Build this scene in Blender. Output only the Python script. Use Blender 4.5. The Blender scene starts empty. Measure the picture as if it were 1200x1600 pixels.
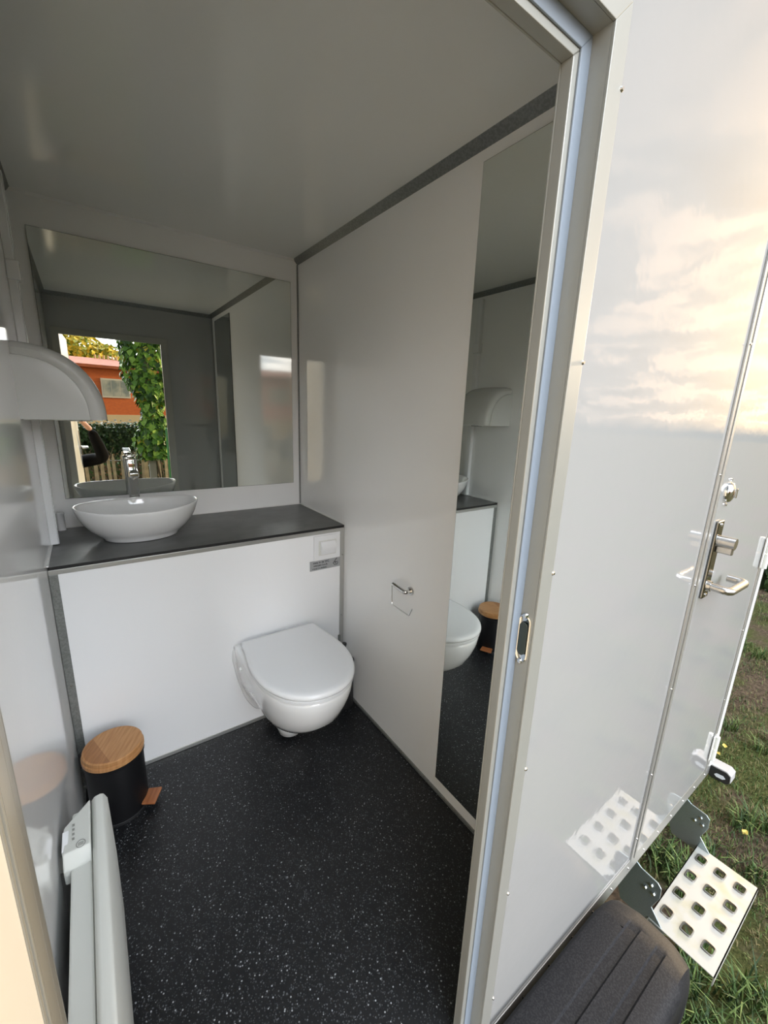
import bpy, bmesh, math, random
import numpy as np
from mathutils import Vector, Matrix
random.seed(7); rng = np.random.default_rng(7)
PI = math.pi
S = bpy.context.scene
COL = S.collection

# ------------------------------------------------------------------ camera
CP = Vector((-0.90726, -2.04188, 1.34316))
CR = Vector((0.81700479, -0.57552391, 0.03571291))
CU = Vector((0.10797735, 0.21353322, 0.97095028))
CF = Vector((0.56643099, 0.78941484, -0.23660121))
cam = bpy.data.cameras.new('camera')
cam.sensor_fit = 'AUTO'; cam.sensor_width = 36.0; cam.lens = 648.68 / 1600 * 36
cam.clip_start = 0.005; cam.clip_end = 500
co = bpy.data.objects.new('camera', cam); COL.objects.link(co)
m = Matrix.Identity(4)
for i in range(3):
    m[i][0] = CR[i]; m[i][1] = CU[i]; m[i][2] = -CF[i]; m[i][3] = CP[i]
co.matrix_world = m
S.camera = co

# ------------------------------------------------------------------ world: evening sky with broken cloud
SKY_K = 1.0
w = bpy.data.worlds.new('evening_sky'); S.world = w; w.use_nodes = True
nt = w.node_tree; nt.nodes.clear()
def N(t, **k):
    n = nt.nodes.new(t)
    for a, b in k.items(): setattr(n, a, b)
    return n
def mth(op, a, b=None, c=None, clamp=False):
    n = N('ShaderNodeMath', operation=op); n.use_clamp = clamp
    for i, v in enumerate((a, b, c)):
        if v is None: continue
        if isinstance(v, (int, float)): n.inputs[i].default_value = v
        else: nt.links.new(v, n.inputs[i])
    return n.outputs[0]
def mixc(f, a, b, blend='MIX'):
    n = N('ShaderNodeMix', data_type='RGBA', blend_type=blend)
    for i, v in ((0, f), (6, a), (7, b)):
        if isinstance(v, (int, float)): n.inputs[i].default_value = v
        elif isinstance(v, tuple): n.inputs[i].default_value = (*v, 1)
        else: nt.links.new(v, n.inputs[i])
    return n.outputs[2]
tc = N('ShaderNodeTexCoord'); sep = N('ShaderNodeSeparateXYZ'); nt.links.new(tc.outputs['Generated'], sep.inputs[0])
zz = mth('MAXIMUM', sep.outputs[2], 0.0)
ramp = N('ShaderNodeValToRGB'); nt.links.new(zz, ramp.inputs[0])
els = ramp.color_ramp.elements
els[0].position = 0.0; els[0].color = (.65, .67, .70, 1)
els[1].position = 1.0; els[1].color = (0.50, 0.57, 0.66, 1)
for p_, c_ in ((0.06, (.80, .82, .86, 1)), (0.14, (.88, .90, .94, 1)), (0.32, (.72, .78, .85, 1)), (0.6, (0.45, 0.51, 0.57, 1))):
    e = els.new(p_); e.color = c_
# the bright side of the sky, round the low sun
gl = Vector((math.cos(math.radians(2)) * math.cos(math.radians(9)), math.sin(math.radians(2)) * math.cos(math.radians(9)), math.sin(math.radians(9))))
dot = N('ShaderNodeVectorMath', operation='DOT_PRODUCT'); nt.links.new(tc.outputs['Generated'], dot.inputs[0]); dot.inputs[1].default_value = gl
d0 = mth('MAXIMUM', dot.outputs['Value'], 0.0)
glow_t = mth('POWER', d0, 22.0); glow_w = mth('POWER', d0, 5.0)
# clouds on a plane overhead
zi = mth('ADD', zz, 0.16)
comb = N('ShaderNodeCombineXYZ')
nt.links.new(mth('DIVIDE', sep.outputs[0], zi), comb.inputs[0]); nt.links.new(mth('DIVIDE', sep.outputs[1], zi), comb.inputs[1])
n1 = N('ShaderNodeTexNoise'); n1.inputs['Scale'].default_value = 2.1; n1.inputs['Detail'].default_value = 7; n1.inputs['Roughness'].default_value = .58; n1.inputs['Distortion'].default_value = .5
nt.links.new(comb.outputs[0], n1.inputs['Vector'])
cl = N('ShaderNodeMapRange'); cl.inputs[1].default_value = .49; cl.inputs[2].default_value = .57; nt.links.new(n1.outputs[0], cl.inputs[0])
clm = cl.outputs[0]
base = ramp.outputs[0]
lit = mixc(glow_w, (1.75, 1.62, 1.55), (3.9, 2.7, 1.8))
band = N('ShaderNodeMapRange', interpolation_type='SMOOTHSTEP'); band.inputs[1].default_value = .26; band.inputs[2].default_value = .48; band.inputs[3].default_value = .95; band.inputs[4].default_value = .22
nt.links.new(zz, band.inputs[0])
col = mixc(mth('MULTIPLY', clm, band.outputs[0]), base, lit)
dark = N('ShaderNodeMapRange'); dark.inputs[1].default_value = .30; dark.inputs[2].default_value = .46; dark.inputs[3].default_value = .50; dark.inputs[4].default_value = 1.0
nt.links.new(n1.outputs[0], dark.inputs[0])
cc = N('ShaderNodeCombineXYZ')
for i in range(3): nt.links.new(dark.outputs[0], cc.inputs[i])
col = mixc(1.0, col, cc.outputs[0], 'MULTIPLY')
# extra brightness added to the sky behind the photographer, to light the cabin
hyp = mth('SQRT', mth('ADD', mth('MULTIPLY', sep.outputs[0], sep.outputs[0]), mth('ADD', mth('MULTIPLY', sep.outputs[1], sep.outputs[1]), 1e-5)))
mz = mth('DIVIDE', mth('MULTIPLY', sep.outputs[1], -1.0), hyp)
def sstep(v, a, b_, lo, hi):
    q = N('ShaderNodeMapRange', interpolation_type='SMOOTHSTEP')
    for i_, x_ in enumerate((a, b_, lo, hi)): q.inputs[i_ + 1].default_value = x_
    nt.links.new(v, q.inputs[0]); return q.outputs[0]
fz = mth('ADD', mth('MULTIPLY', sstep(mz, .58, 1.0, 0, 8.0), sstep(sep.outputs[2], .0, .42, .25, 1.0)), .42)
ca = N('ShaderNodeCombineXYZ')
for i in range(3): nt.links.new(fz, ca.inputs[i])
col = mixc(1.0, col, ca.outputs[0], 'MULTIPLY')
g1 = mixc(glow_t, (0, 0, 0), (3.0, 1.9, 0.55)); col = mixc(1.0, col, g1, 'ADD')
g2 = mixc(glow_w, (0, 0, 0), (0.55, 0.31, 0.08)); col = mixc(1.0, col, g2, 'ADD')
below = N('ShaderNodeMapRange'); below.inputs[1].default_value = -.02; below.inputs[2].default_value = .0; nt.links.new(sep.outputs[2], below.inputs[0])
col = mixc(below.outputs[0], (.14, .15, .11), col)
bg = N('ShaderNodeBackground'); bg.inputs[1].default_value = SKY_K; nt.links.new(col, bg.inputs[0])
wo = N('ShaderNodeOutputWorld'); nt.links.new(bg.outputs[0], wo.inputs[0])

# ------------------------------------------------------------------ sun, low in the west
sl = bpy.data.lights.new('sun', 'SUN'); sl.energy = 2.2; sl.angle = math.radians(5); sl.color = (1, .78, .52)
so = bpy.data.objects.new('sun', sl); COL.objects.link(so)
az, el = math.radians(-3), math.radians(10)
sd = Vector((math.cos(az) * math.cos(el), math.sin(az) * math.cos(el), math.sin(el)))
so.rotation_euler = sd.to_track_quat('Z', 'Y').to_euler(); so.location = (20, -2, 6)

# ------------------------------------------------------------------ exposure
S.view_settings.view_transform = 'Standard'; S.view_settings.look = 'None'
S.view_settings.gamma = 1; S.view_settings.use_curve_mapping = False
S.view_settings.exposure = 0.57

# ================================================================== helpers
def mat(name, color, rough=.5, metal=0., spec=.5, noise=None, bump=None, coat=0., trans=0., coords='Object', flat=False):
    """noise=(scale, colour2, lo, hi, detail)  bump=(scale, strength, distance)"""
    M = bpy.data.materials.new(name); M.use_nodes = True
    t = M.node_tree; b = t.nodes['Principled BSDF']
    b.inputs['Base Color'].default_value = (*color, 1); b.inputs['Roughness'].default_value = rough
    b.inputs['Metallic'].default_value = metal; b.inputs['Specular IOR Level'].default_value = spec
    b.inputs['Coat Weight'].default_value = coat; b.inputs['Coat Roughness'].default_value = .04
    b.inputs['Transmission Weight'].default_value = trans
    tcn = t.nodes.new('ShaderNodeTexCoord')
    if noise:
        n = t.nodes.new('ShaderNodeTexNoise'); n.inputs['Scale'].default_value = noise[0]; n.inputs['Detail'].default_value = noise[4]
        t.links.new(tcn.outputs[coords], n.inputs['Vector'])
        mr = t.nodes.new('ShaderNodeMapRange'); mr.inputs[1].default_value = noise[2]; mr.inputs[2].default_value = noise[3]
        t.links.new(n.outputs[0], mr.inputs[0])
        mx = t.nodes.new('ShaderNodeMix'); mx.data_type = 'RGBA'
        t.links.new(mr.outputs[0], mx.inputs[0]); mx.inputs[6].default_value = (*color, 1); mx.inputs[7].default_value = (*noise[1], 1)
        t.links.new(mx.outputs[2], b.inputs['Base Color'])
    if bump:
        n = t.nodes.new('ShaderNodeTexNoise'); n.inputs['Scale'].default_value = bump[0]; n.inputs['Detail'].default_value = 2
        t.links.new(tcn.outputs[coords], n.inputs['Vector'])
        bp = t.nodes.new('ShaderNodeBump'); bp.inputs['Strength'].default_value = bump[1]; bp.inputs['Distance'].default_value = bump[2]
        t.links.new(n.outputs[0], bp.inputs['Height']); t.links.new(bp.outputs[0], b.inputs['Normal'])
    return M

WHITE = (.80, .81, .80)
M_wall = mat('white_laminate', (.90, .905, .895), .07, spec=.5, bump=(45, .03, .001))
M_ceil = mat('ceiling_laminate', (.76, .77, .74), .13, bump=(40, .04, .002))
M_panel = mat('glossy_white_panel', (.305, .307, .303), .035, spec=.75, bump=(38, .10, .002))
M_front = mat('casing_white', (.90, .905, .91), .30, bump=(70, .03, .001))
M_alu = mat('brushed_aluminium', (.52, .52, .50), .38, .75, bump=(300, .03, .0005))
M_aluw = mat('anodised_frame', (.33, .332, .305), .36, .35)
M_alud = mat('grey_profile', (.22, .23, .22), .42, .5, noise=(160, (.28, .29, .28), .4, .6, 3))
M_gasket = mat('pale_gasket', (.21, .25, .30), .5)
M_floor = None
M_counter = mat('slate_laminate', (.085, .087, .087), .34, noise=(9, (.125, .127, .125), .4, .65, 6), bump=(30, .15, .002))
M_edge = mat('black_core', (.008, .008, .008), .5)
M_ceramic = mat('white_ceramic', (.88, .885, .88), .07, coat=.6)
M_plast = mat('white_plastic', (.86, .87, .88), .2)
M_plastg = mat('offwhite_plastic', (.72, .73, .69), .35)
M_chrome = mat('chrome', (.75, .75, .74), .07, 1.)
M_steel = mat('satin_steel', (.55, .54, .52), .26, 1.)
M_black = mat('black_lacquer', (.005, .005, .006), .5, spec=.3)
M_rubber = mat('black_plastic', (.012, .012, .013), .55)
M_mirror = mat('mirror_glass', (.80, .83, .79), .0, 1.)
M_mback = mat('mirror_edge', (.03, .04, .035), .3)
M_silic = mat('white_sealant', (.80, .80, .78), .35)
M_sticker = mat('silver_sticker', (.42, .43, .44), .4, .3)
M_ink = mat('black_ink', (.02, .02, .02), .6)
M_greymark = mat('grey_print', (.25, .25, .23), .6)
M_cream = mat('door_leaf_white', (.80, .80, .77), .30)
M_fender = mat('mudguard_plastic', (.007, .008, .011), .62, spec=.25, noise=(260, (.017, .018, .021), .45, .6, 2), bump=(420, .25, .0015))
M_zinc = mat('zinc_step', (.55, .55, .52), .42, .45, noise=(14, (.52, .50, .38), .5, .7, 5))
M_bracket = mat('galvanised_bracket', (.36, .43, .44), .22, .75)
M_reflector = mat('white_reflector', (.70, .74, .8), .1)
M_tyre = mat('tyre_rubber', (.02, .02, .02), .7)

def floor_material():
    M = bpy.data.materials.new('speckled_vinyl'); M.use_nodes = True
    t = M.node_tree; b = t.nodes['Principled BSDF']; b.inputs['Roughness'].default_value = .42
    tcn = t.nodes.new('ShaderNodeTexCoord')
    prev = None
    base_ = (.0045, .005, .006, 1)
    for i, (sc, th, colr) in enumerate(((260, .17, (.045, .048, .052, 1)), (150, .13, (.075, .08, .085, 1)), (105, .085, (.30, .31, .32, 1)))):
        v = t.nodes.new('ShaderNodeTexVoronoi'); v.inputs['Scale'].default_value = sc; v.inputs['Randomness'].default_value = 1
        mp = t.nodes.new('ShaderNodeMapping'); mp.inputs['Location'].default_value = (i * 3.1, i * 1.7, 0); mp.inputs['Rotation'].default_value = (0, 0, i * .7)
        t.links.new(tcn.outputs['Object'], mp.inputs[0]); t.links.new(mp.outputs[0], v.inputs['Vector'])
        # only some cells carry a fleck
        sp = t.nodes.new('ShaderNodeSeparateColor'); t.links.new(v.outputs['Color'], sp.inputs[0])
        ls = t.nodes.new('ShaderNodeMath'); ls.operation = 'LESS_THAN'; t.links.new(sp.outputs[0], ls.inputs[0]); ls.inputs[1].default_value = .38
        lt = t.nodes.new('ShaderNodeMapRange'); lt.inputs[1].default_value = th * 2.6; lt.inputs[2].default_value = th * 1.6
        t.links.new(v.outputs['Distance'], lt.inputs[0])
        mu = t.nodes.new('ShaderNodeMath'); mu.operation = 'MULTIPLY'; mu.use_clamp = True; t.links.new(ls.outputs[0], mu.inputs[0]); t.links.new(lt.outputs[0], mu.inputs[1])
        mx = t.nodes.new('ShaderNodeMix'); mx.data_type = 'RGBA'; t.links.new(mu.outputs[0], mx.inputs[0])
        if prev is None: mx.inputs[6].default_value = base_
        else: t.links.new(prev, mx.inputs[6])
        mx.inputs[7].default_value = colr; prev = mx.outputs[2]
    t.links.new(prev, b.inputs['Base Color'])
    n = t.nodes.new('ShaderNodeTexNoise'); n.inputs['Scale'].default_value = 500
    t.links.new(tcn.outputs['Object'], n.inputs['Vector'])
    bp = t.nodes.new('ShaderNodeBump'); bp.inputs['Strength'].default_value = .25; bp.inputs['Distance'].default_value = .001
    t.links.new(n.outputs[0], bp.inputs['Height']); t.links.new(bp.outputs[0], b.inputs['Normal'])
    return M
M_floor = floor_material()

def wood_material(name, c1, c2, c3=None):
    M = bpy.data.materials.new(name); M.use_nodes = True
    t = M.node_tree; b = t.nodes['Principled BSDF']; b.inputs['Roughness'].default_value = .42
    tcn = t.nodes.new('ShaderNodeTexCoord'); mp = t.nodes.new('ShaderNodeMapping'); mp.inputs['Scale'].default_value = (2.5, 26, 2.5)
    n = t.nodes.new('ShaderNodeTexNoise'); n.inputs['Scale'].default_value = 5; n.inputs['Detail'].default_value = 5
    t.links.new(tcn.outputs['Object'], mp.inputs[0]); t.links.new(mp.outputs[0], n.inputs['Vector'])
    r = t.nodes.new('ShaderNodeValToRGB'); r.color_ramp.elements[0].position = .35; r.color_ramp.elements[1].position = .65
    r.color_ramp.elements[0].color = (*c1, 1); r.color_ramp.elements[1].color = (*c2, 1)
    t.links.new(n.outputs[0], r.inputs[0]); t.links.new(r.outputs[0], b.inputs['Base Color'])
    return M
M_bamboo = wood_material('bamboo', (.40, .185, .065), (.52, .27, .11))
M_bamboo2 = wood_material('bamboo_dark_strip', (.30, .13, .045), (.40, .18, .065))
M_pedal = wood_material('reddish_wood', (.28, .09, .03), (.38, .14, .05))
M_picket = wood_material('chestnut_paling', (.52, .41, .27), (.75, .60, .40))

def link(me, name, m, parent=None):
    o = bpy.data.objects.new(name, me); COL.objects.link(o)
    if m is not None:
        for q in (m if isinstance(m, (list, tuple)) else [m]): me.materials.append(q)
    if parent is not None: o.parent = parent
    return o
def obj(name, bm, m, parent=None, smooth=False, bevel=0, seg=2, ang=35):
    bmesh.ops.recalc_face_normals(bm, faces=bm.faces[:])
    me = bpy.data.meshes.new(name); bm.to_mesh(me); bm.free()
    if smooth:
        for p in me.polygons: p.use_smooth = True
        try: me.set_sharp_from_angle(angle=math.radians(ang))
        except Exception: pass
    o = link(me, name, m, parent)
    if bevel:
        b = o.modifiers.new('bevel', 'BEVEL'); b.width = bevel; b.segments = seg; b.limit_method = 'ANGLE'; b.angle_limit = math.radians(40)
    return o
def bm_(): return bmesh.new()
def bx(bm, x0, x1, y0, y1, z0, z1, mi=0, M=None):
    vs = [bm.verts.new(Vector((x, y, z)) if M is None else M @ Vector((x, y, z))) for x in (x0, x1) for y in (y0, y1) for z in (z0, z1)]
    for q in ((0, 1, 3, 2), (4, 6, 7, 5), (0, 4, 5, 1), (2, 3, 7, 6), (0, 2, 6, 4), (1, 5, 7, 3)):
        f = bm.faces.new([vs[i] for i in q]); f.material_index = mi
    return bm
def prism(bm, pts, axis, a, b):
    """polygon pts (2D) in the plane across axis, extruded from a to b"""
    def mk(p, t):
        if axis == 0: return Vector((t, p[0], p[1]))
        if axis == 1: return Vector((p[0], t, p[1]))
        return Vector((p[0], p[1], t))
    A = [bm.verts.new(mk(p, a)) for p in pts]; B = [bm.verts.new(mk(p, b)) for p in pts]
    bm.faces.new(A); bm.faces.new(B[::-1]); n = len(pts)
    for i in range(n): bm.faces.new((A[i], B[i], B[(i + 1) % n], A[(i + 1) % n]))
    return bm
def cyl(bm, p, q, r, r2=None, n=24, caps=True):
    p, q = Vector(p), Vector(q); r2 = r if r2 is None else r2
    d = (q - p).normalized(); a = d.orthogonal().normalized(); b = d.cross(a)
    R = [[bm.verts.new(c + (a * math.cos(2 * PI * i / n) + b * math.sin(2 * PI * i / n)) * rr) for i in range(n)] for c, rr in ((p, r), (q, r2))]
    for i in range(n): bm.faces.new((R[0][i], R[0][(i + 1) % n], R[1][(i + 1) % n], R[1][i]))
    if caps: bm.faces.new(R[0][::-1]); bm.faces.new(R[1])
    return bm
def loft(bm, rings, cap0=True, cap1=True, close=True):
    R = [[bm.verts.new(Vector(v)) for v in r] for r in rings]
    n = len(R[0])
    for a, b in zip(R[:-1], R[1:]):
        for i in range(n if close else n - 1):
            bm.faces.new((a[i], a[(i + 1) % n], b[(i + 1) % n], b[i]))
    if cap0: bm.faces.new(R[0][::-1])
    if cap1: bm.faces.new(R[-1])
    return R
def lathe(bm, prof, c=(0, 0, 0), n=48, ax=1., ay=1.):
    rings = [[(c[0] + r * ax * math.cos(2 * PI * i / n), c[1] + r * ay * math.sin(2 * PI * i / n), c[2] + z) for i in range(n)] for r, z in prof]
    return loft(bm, rings)
def tube(bm, pts, r, n=12):
    pts = [Vector(p) for p in pts]; rings = []
    t0 = (pts[1] - pts[0]).normalized(); a = t0.orthogonal().normalized()
    for i, p in enumerate(pts):
        t = ((pts[min(i + 1, len(pts) - 1)] - pts[max(i - 1, 0)])).normalized()
        a = (a - t * a.dot(t)).normalized(); b = t.cross(a)
        rr = r[i] if isinstance(r, (list, tuple)) else r
        rings.append([p + (a * math.cos(2 * PI * k / n) + b * math.sin(2 * PI * k / n)) * rr for k in range(n)])
    loft(bm, rings)
    return bm
def arc(pts, rad, seg=6):
    """round the corners of a polyline"""
    P = [Vector(p) for p in pts]; out = [P[0]]
    for i in range(1, len(P) - 1):
        a, b, c = P[i - 1], P[i], P[i + 1]
        u = (a - b).normalized(); v = (c - b).normalized(); r = min(rad, (a - b).length * .49, (c - b).length * .49)
        for k in range(seg + 1):
            t = k / seg; out.append((b + u * r) * (1 - t) ** 2 + b * 2 * t * (1 - t) + (b + v * r) * t * t)
    out.append(P[-1]); return out
def tag(o, label, cat, group=None, kind=None):
    if label: o['label'] = label
    if cat: o['category'] = cat
    if group: o['group'] = group
    if kind: o['kind'] = kind
    return o
def thing(name, label, cat, loc=(0, 0, 0), rz=0, group=None):
    o = bpy.data.objects.new(name, None); COL.objects.link(o); o.empty_display_size = .05
    o.location = loc; o.rotation_euler = (0, 0, rz)
    return tag(o, label, cat, group)
def struct(o, label=None, cat=None):
    o['kind'] = 'structure'
    if label: o['label'] = label
    if cat: o['category'] = cat
    return o

# ================================================================== SETTING
W, H = 1.05, 2.021
YC, ZC = .4775, .84          # casing front, worktop height
YI, YE = -1.651, -1.690      # inside and outside of the door wall
XL, XR = -.985, -.351        # door opening
ZT = 1.795
GZ = -.60                    # lawn level
X0, X1 = -2.45, 1.03         # trailer ends
b = bx(bm_(), X0, X1, YI, .04, -.05, 0)
struct(obj('floor', b, M_floor), 'black speckled vinyl floor of the toilet cabin', 'floor')
b = bx(bm_(), X0, X1, YE, .04, H, H + .05)
struct(obj('ceiling', b, M_ceil), 'glossy white flat ceiling above the toilet cabin', 'ceiling')
b = bx(bm_(), X0, X1, 0, .04, 0, H)
struct(obj('wall_back', b, M_wall), 'white laminate wall behind the basin and the square mirror', 'wall')
b = bx(bm_(), 0, .03, YI, 0, 0, H)
struct(obj('wall_right', b, M_wall), 'glossy white side wall with the paper holder and the tall mirror', 'wall')
b = bx(bm_(), -W - .03, -W, YI, 0, 0, H)
struct(obj('wall_left', b, M_wall), 'glossy white side wall with the hand dryer and the heater', 'wall')
b = bm_()
bx(b, XR + .02, X1, YE, YI, 0, H); bx(b, X0, XL - .01, YE, YI, 0, H); bx(b, XL - .01, XR + .02, YE, YI, ZT + .01, H)
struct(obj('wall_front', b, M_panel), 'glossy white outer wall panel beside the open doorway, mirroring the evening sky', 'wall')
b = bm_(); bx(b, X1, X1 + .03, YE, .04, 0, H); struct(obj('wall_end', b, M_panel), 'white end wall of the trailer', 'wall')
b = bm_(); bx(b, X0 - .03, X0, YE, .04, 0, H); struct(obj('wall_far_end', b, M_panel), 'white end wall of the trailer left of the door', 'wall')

# ceiling cove profiles (ribbed), front and both sides
def cove(s=.023, nr=6):
    pts = [(0, 0), (s, 0)]
    for k in range(nr):
        t0, t1, t2, t3 = (k + .1) / nr, (k + .35) / nr, (k + .65) / nr, (k + .9) / nr
        for t, d in ((t0, .0), (t1, .0025), (t2, .0025), (t3, 0)):
            pts.append((s * (1 - t) - d, -s * t - d * -0 - d))
    pts.append((0, -s)); return pts
cv = cove()
struct(obj('trim_1', prism(bm_(), [(-a, H + c) for a, c in cv], 1, YI, 0), M_alud), 'grey ribbed ceiling profile along the right wall', 'trim')
struct(obj('trim_2', prism(bm_(), [(-W + a, H + c) for a, c in cv], 1, YI, 0), M_alud), 'grey ribbed ceiling profile along the left wall', 'trim')
struct(obj('trim_3', prism(bm_(), [(YI + a, H + c) for a, c in cv], 0, -W, 0), M_alud), 'grey ribbed ceiling profile above the door', 'trim')
struct(obj('trim_4', bx(bm_(), -.006, 0, -.006, 0, ZC, H - .023), M_alud), 'thin dark corner bead beside the square mirror', 'trim')
struct(obj('trim_5', prism(bm_(), [(0, H), (-.010, H), (0, H - .008)], 0, -W, 0), M_silic), 'thin white sealant line between ceiling and back wall', 'trim')
struct(obj('baseboard_right', bx(bm_(), -.007, 0, YI, -YC, 0, .010), M_alud), 'thin grey floor profile under the right wall', 'baseboard')
struct(obj('baseboard_left', bx(bm_(), -W, -W + .007, YI, -YC, 0, .010), M_alud), 'thin grey floor profile under the left wall', 'baseboard')
# front corner beads inside
struct(obj('trim_6', bx(bm_(), -.006, 0, YI, YI + .006, .01, H - .023), M_alud), 'thin grey corner bead beside the doorway', 'trim')
struct(obj('trim_7', bx(bm_(), -W, -W + .006, YI, YI + .006, .01, H - .023), M_alud), 'thin grey corner bead behind the door side', 'trim')

# ------------------------------------------------------------------ door_1: the open doorway frame
df = bpy.data.objects.new('door_1', None); COL.objects.link(df); df.location = (0, YE, 0)
struct(df, 'anodised aluminium frame of the open doorway', 'door frame')
def dpart(name, bm, m, **k):
    o = obj(name, bm, m, df, **k)
    o.location = (0, -YE, 0); return o
def frame_run(prof_side):
    return prof_side
b = bm_()   # outer flange, front face of the frame with a mitred head
yf = YE - .004
def ring_strip(bm, xa, xb, xc, xd, zb, zc, y0, y1, z0=0):
    """inverted U: outer xa..xd, inner xb..xc, inner top zb, outer top zc"""
    prism(bm, [(xc, z0), (xd, z0), (xd, zc), (xc, zb)], 1, y0, y1)
    prism(bm, [(xa, z0), (xb, z0), (xb, zb), (xa, zc)], 1, y0, y1)
    prism(bm, [(xb, zb), (xc, zb), (xd, zc), (xa, zc)], 1, y0, y1)
ring_strip(b, XL - .031, XL, XR, XR + .031, ZT, ZT + .031, yf, YE)
dpart('outer_frame', b, M_aluw, bevel=.0008)
b = bm_(); ring_strip(b, XL - .010, XL, XR, XR + .020, ZT, ZT + .010, YE, -1.6635)
dpart('reveal', b, M_aluw)
b = bm_()
prism(b, [(XR - .030, 0), (XR + .020, 0), (XR + .020, ZT + .01), (XR - .030, ZT - .030)], 1, -1.6635, -1.647)
prism(b, [(XL - .010, 0), (XL, 0), (XL, ZT - .030), (XL - .010, ZT + .01)], 1, -1.6635, -1.647)
prism(b, [(XL, ZT - .030), (XR - .030, ZT - .030), (XR + .020, ZT + .01), (XL - .01, ZT + .01)], 1, -1.6635, -1.647)
dpart('door_stop', b, M_aluw, bevel=.0012)
b = bm_()
prism(b, [(XR - .020, 0), (XR, 0), (XR, ZT), (XR - .020, ZT - .020)], 1, -1.6665, -1.6635)
prism(b, [(XL + .0, ZT - .020), (XR - .020, ZT - .020), (XR, ZT), (XL, ZT)], 1, -1.6665, -1.6635)
dpart('gasket', b, M_gasket, bevel=.001)
b = bm_(); ring_strip(b, XL - .040, XL, XR - .030, XR + .010, ZT - .030, ZT + .010, -1.647, -1.644)
dpart('inner_frame', b, M_aluw, bevel=.0008)
b = bm_(); bx(b, XL, XR, YE - .006, YI, -.045, .002)
dpart('threshold', b, M_alu, bevel=.001)
# strike plate: stadium-shaped dished keeper with two screws
b = bm_()
zc0, zc1, yc_, rr = .965, 1.006, -1.676, .0115
st = [(yc_ + rr * math.cos(a), zc1 + .010 + rr * math.sin(a)) for a in np.linspace(0, PI, 12)] + [(yc_ + rr * math.cos(a), zc0 - .010 + rr * math.sin(a)) for a in np.linspace(PI, 2 * PI, 12)]
def stad(s, x): return [(x, yc_ + (p[0] - yc_) * s, p[1] if True else 0) for p in st]
def stadz(s, x):
    return [(x, yc_ + (p[0] - yc_) * s, (p[1] - .9855) * (1 - (1 - s) * .26) + .9855) for p in st]
loft(b, [stadz(1, XR), stadz(1, XR - .002), stadz(.86, XR - .003), stadz(.6, XR - .001)], True, True)
sp_ = dpart('strike_plate', b, M_chrome, smooth=True, ang=50); sp_['label'] = 'oval chrome strike plate'
b = bm_(); prism(b, [(yc_ + (p[0] - yc_) * .62, .9855 + (p[1] - .9855) * .70) for p in st], 0, XR - .0042, XR - .002); obj('latch_recess', b, M_mback, sp_)
for z_ in (.944, 1.027):
    b = bm_(); cyl(b, (XR - .001, yc_, z_), (XR - .0045, yc_, z_), .005, .0035, 14)
    o = obj('screw', b, M_chrome, sp_, smooth=True)
for i, z_ in enumerate((.12, .42, .72, 1.10, 1.42, 1.74)):
    b = bm_(); cyl(b, (XR + .031, yf, z_), (XR + .031, yf - .0022, z_), .0036, .0022, 10)
    dpart('rivet', b, M_steel, smooth=True)

# ------------------------------------------------------------------ door_2: the leaf, swung open outwards on the left
dl = bpy.data.objects.new('door_2', None); COL.objects.link(dl); dl.location = (XL - .003, YE - .004, 0); dl.rotation_euler = (0, 0, math.radians(-90 + 3.0))
struct(dl, 'open white door leaf swung outwards on the left', 'door')
b = bx(bm_(), 0.006, .634, -.036, 0, .005, ZT + .01); obj('leaf', b, M_cream, dl, bevel=.002)
b = bm_(); bx(b, .0, .006, -.038, .001, .005, ZT + .01); bx(b, .634, .640, -.038, .001, .005, ZT + .01); obj('edge_profile', b, M_aluw, dl)
b = bm_(); bx(b, .575, .612, 0, .006, .90, 1.10); lv = obj('handle_plate', b, M_steel, dl, bevel=.003)
b = bm_(); tube(b, arc([(.594, .004, .96), (.594, .05, .96), (.49, .05, .96), (.49, .02, .96)], .018), .009); obj('door_handle', b, M_steel, lv, smooth=True)

# ------------------------------------------------------------------ door_3: the closed neighbouring door
d3 = bpy.data.objects.new('door_3', None); COL.objects.link(d3); d3.location = (.66, YE, 0)
struct(d3, 'closed glossy white neighbouring door with a steel lever handle', 'door')
def d3p(name, bm, m, parent=None, **k):
    o = obj(name, bm, m, parent or d3, **k)
    if parent is None: o.location = (-.66, -YE, 0)
    return o
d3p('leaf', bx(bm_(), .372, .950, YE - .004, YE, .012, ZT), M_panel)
b = bm_(); bx(b, .340, .354, YE - .005, YE, 0, ZT + .03); bx(b, .358, .372, YE - .007, YE, .004, ZT)
bx(b, .950, .958, YE - .007, YE, .004, ZT); bx(b, .962, .974, YE - .005, YE, 0, ZT + .03)
bx(b, .354, .974, YE - .005, YE, ZT, ZT + .03)
d3p('edge_profile', b, M_alu, bevel=.0012)
b = bm_(); bx(b, .354, .358, YE - .0015, YE, 0, ZT); d3p('seam', b, M_rubber)
for i, z_ in enumerate((.09, .33, .62, .93, 1.22, 1.52)):
    b = bm_()
    for x_ in (.346, .952): cyl(b, (x_, YE - .005, z_), (x_, YE - .0078, z_), .0032, .002, 10)
    d3p('rivet', b, M_steel, smooth=True)
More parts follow.
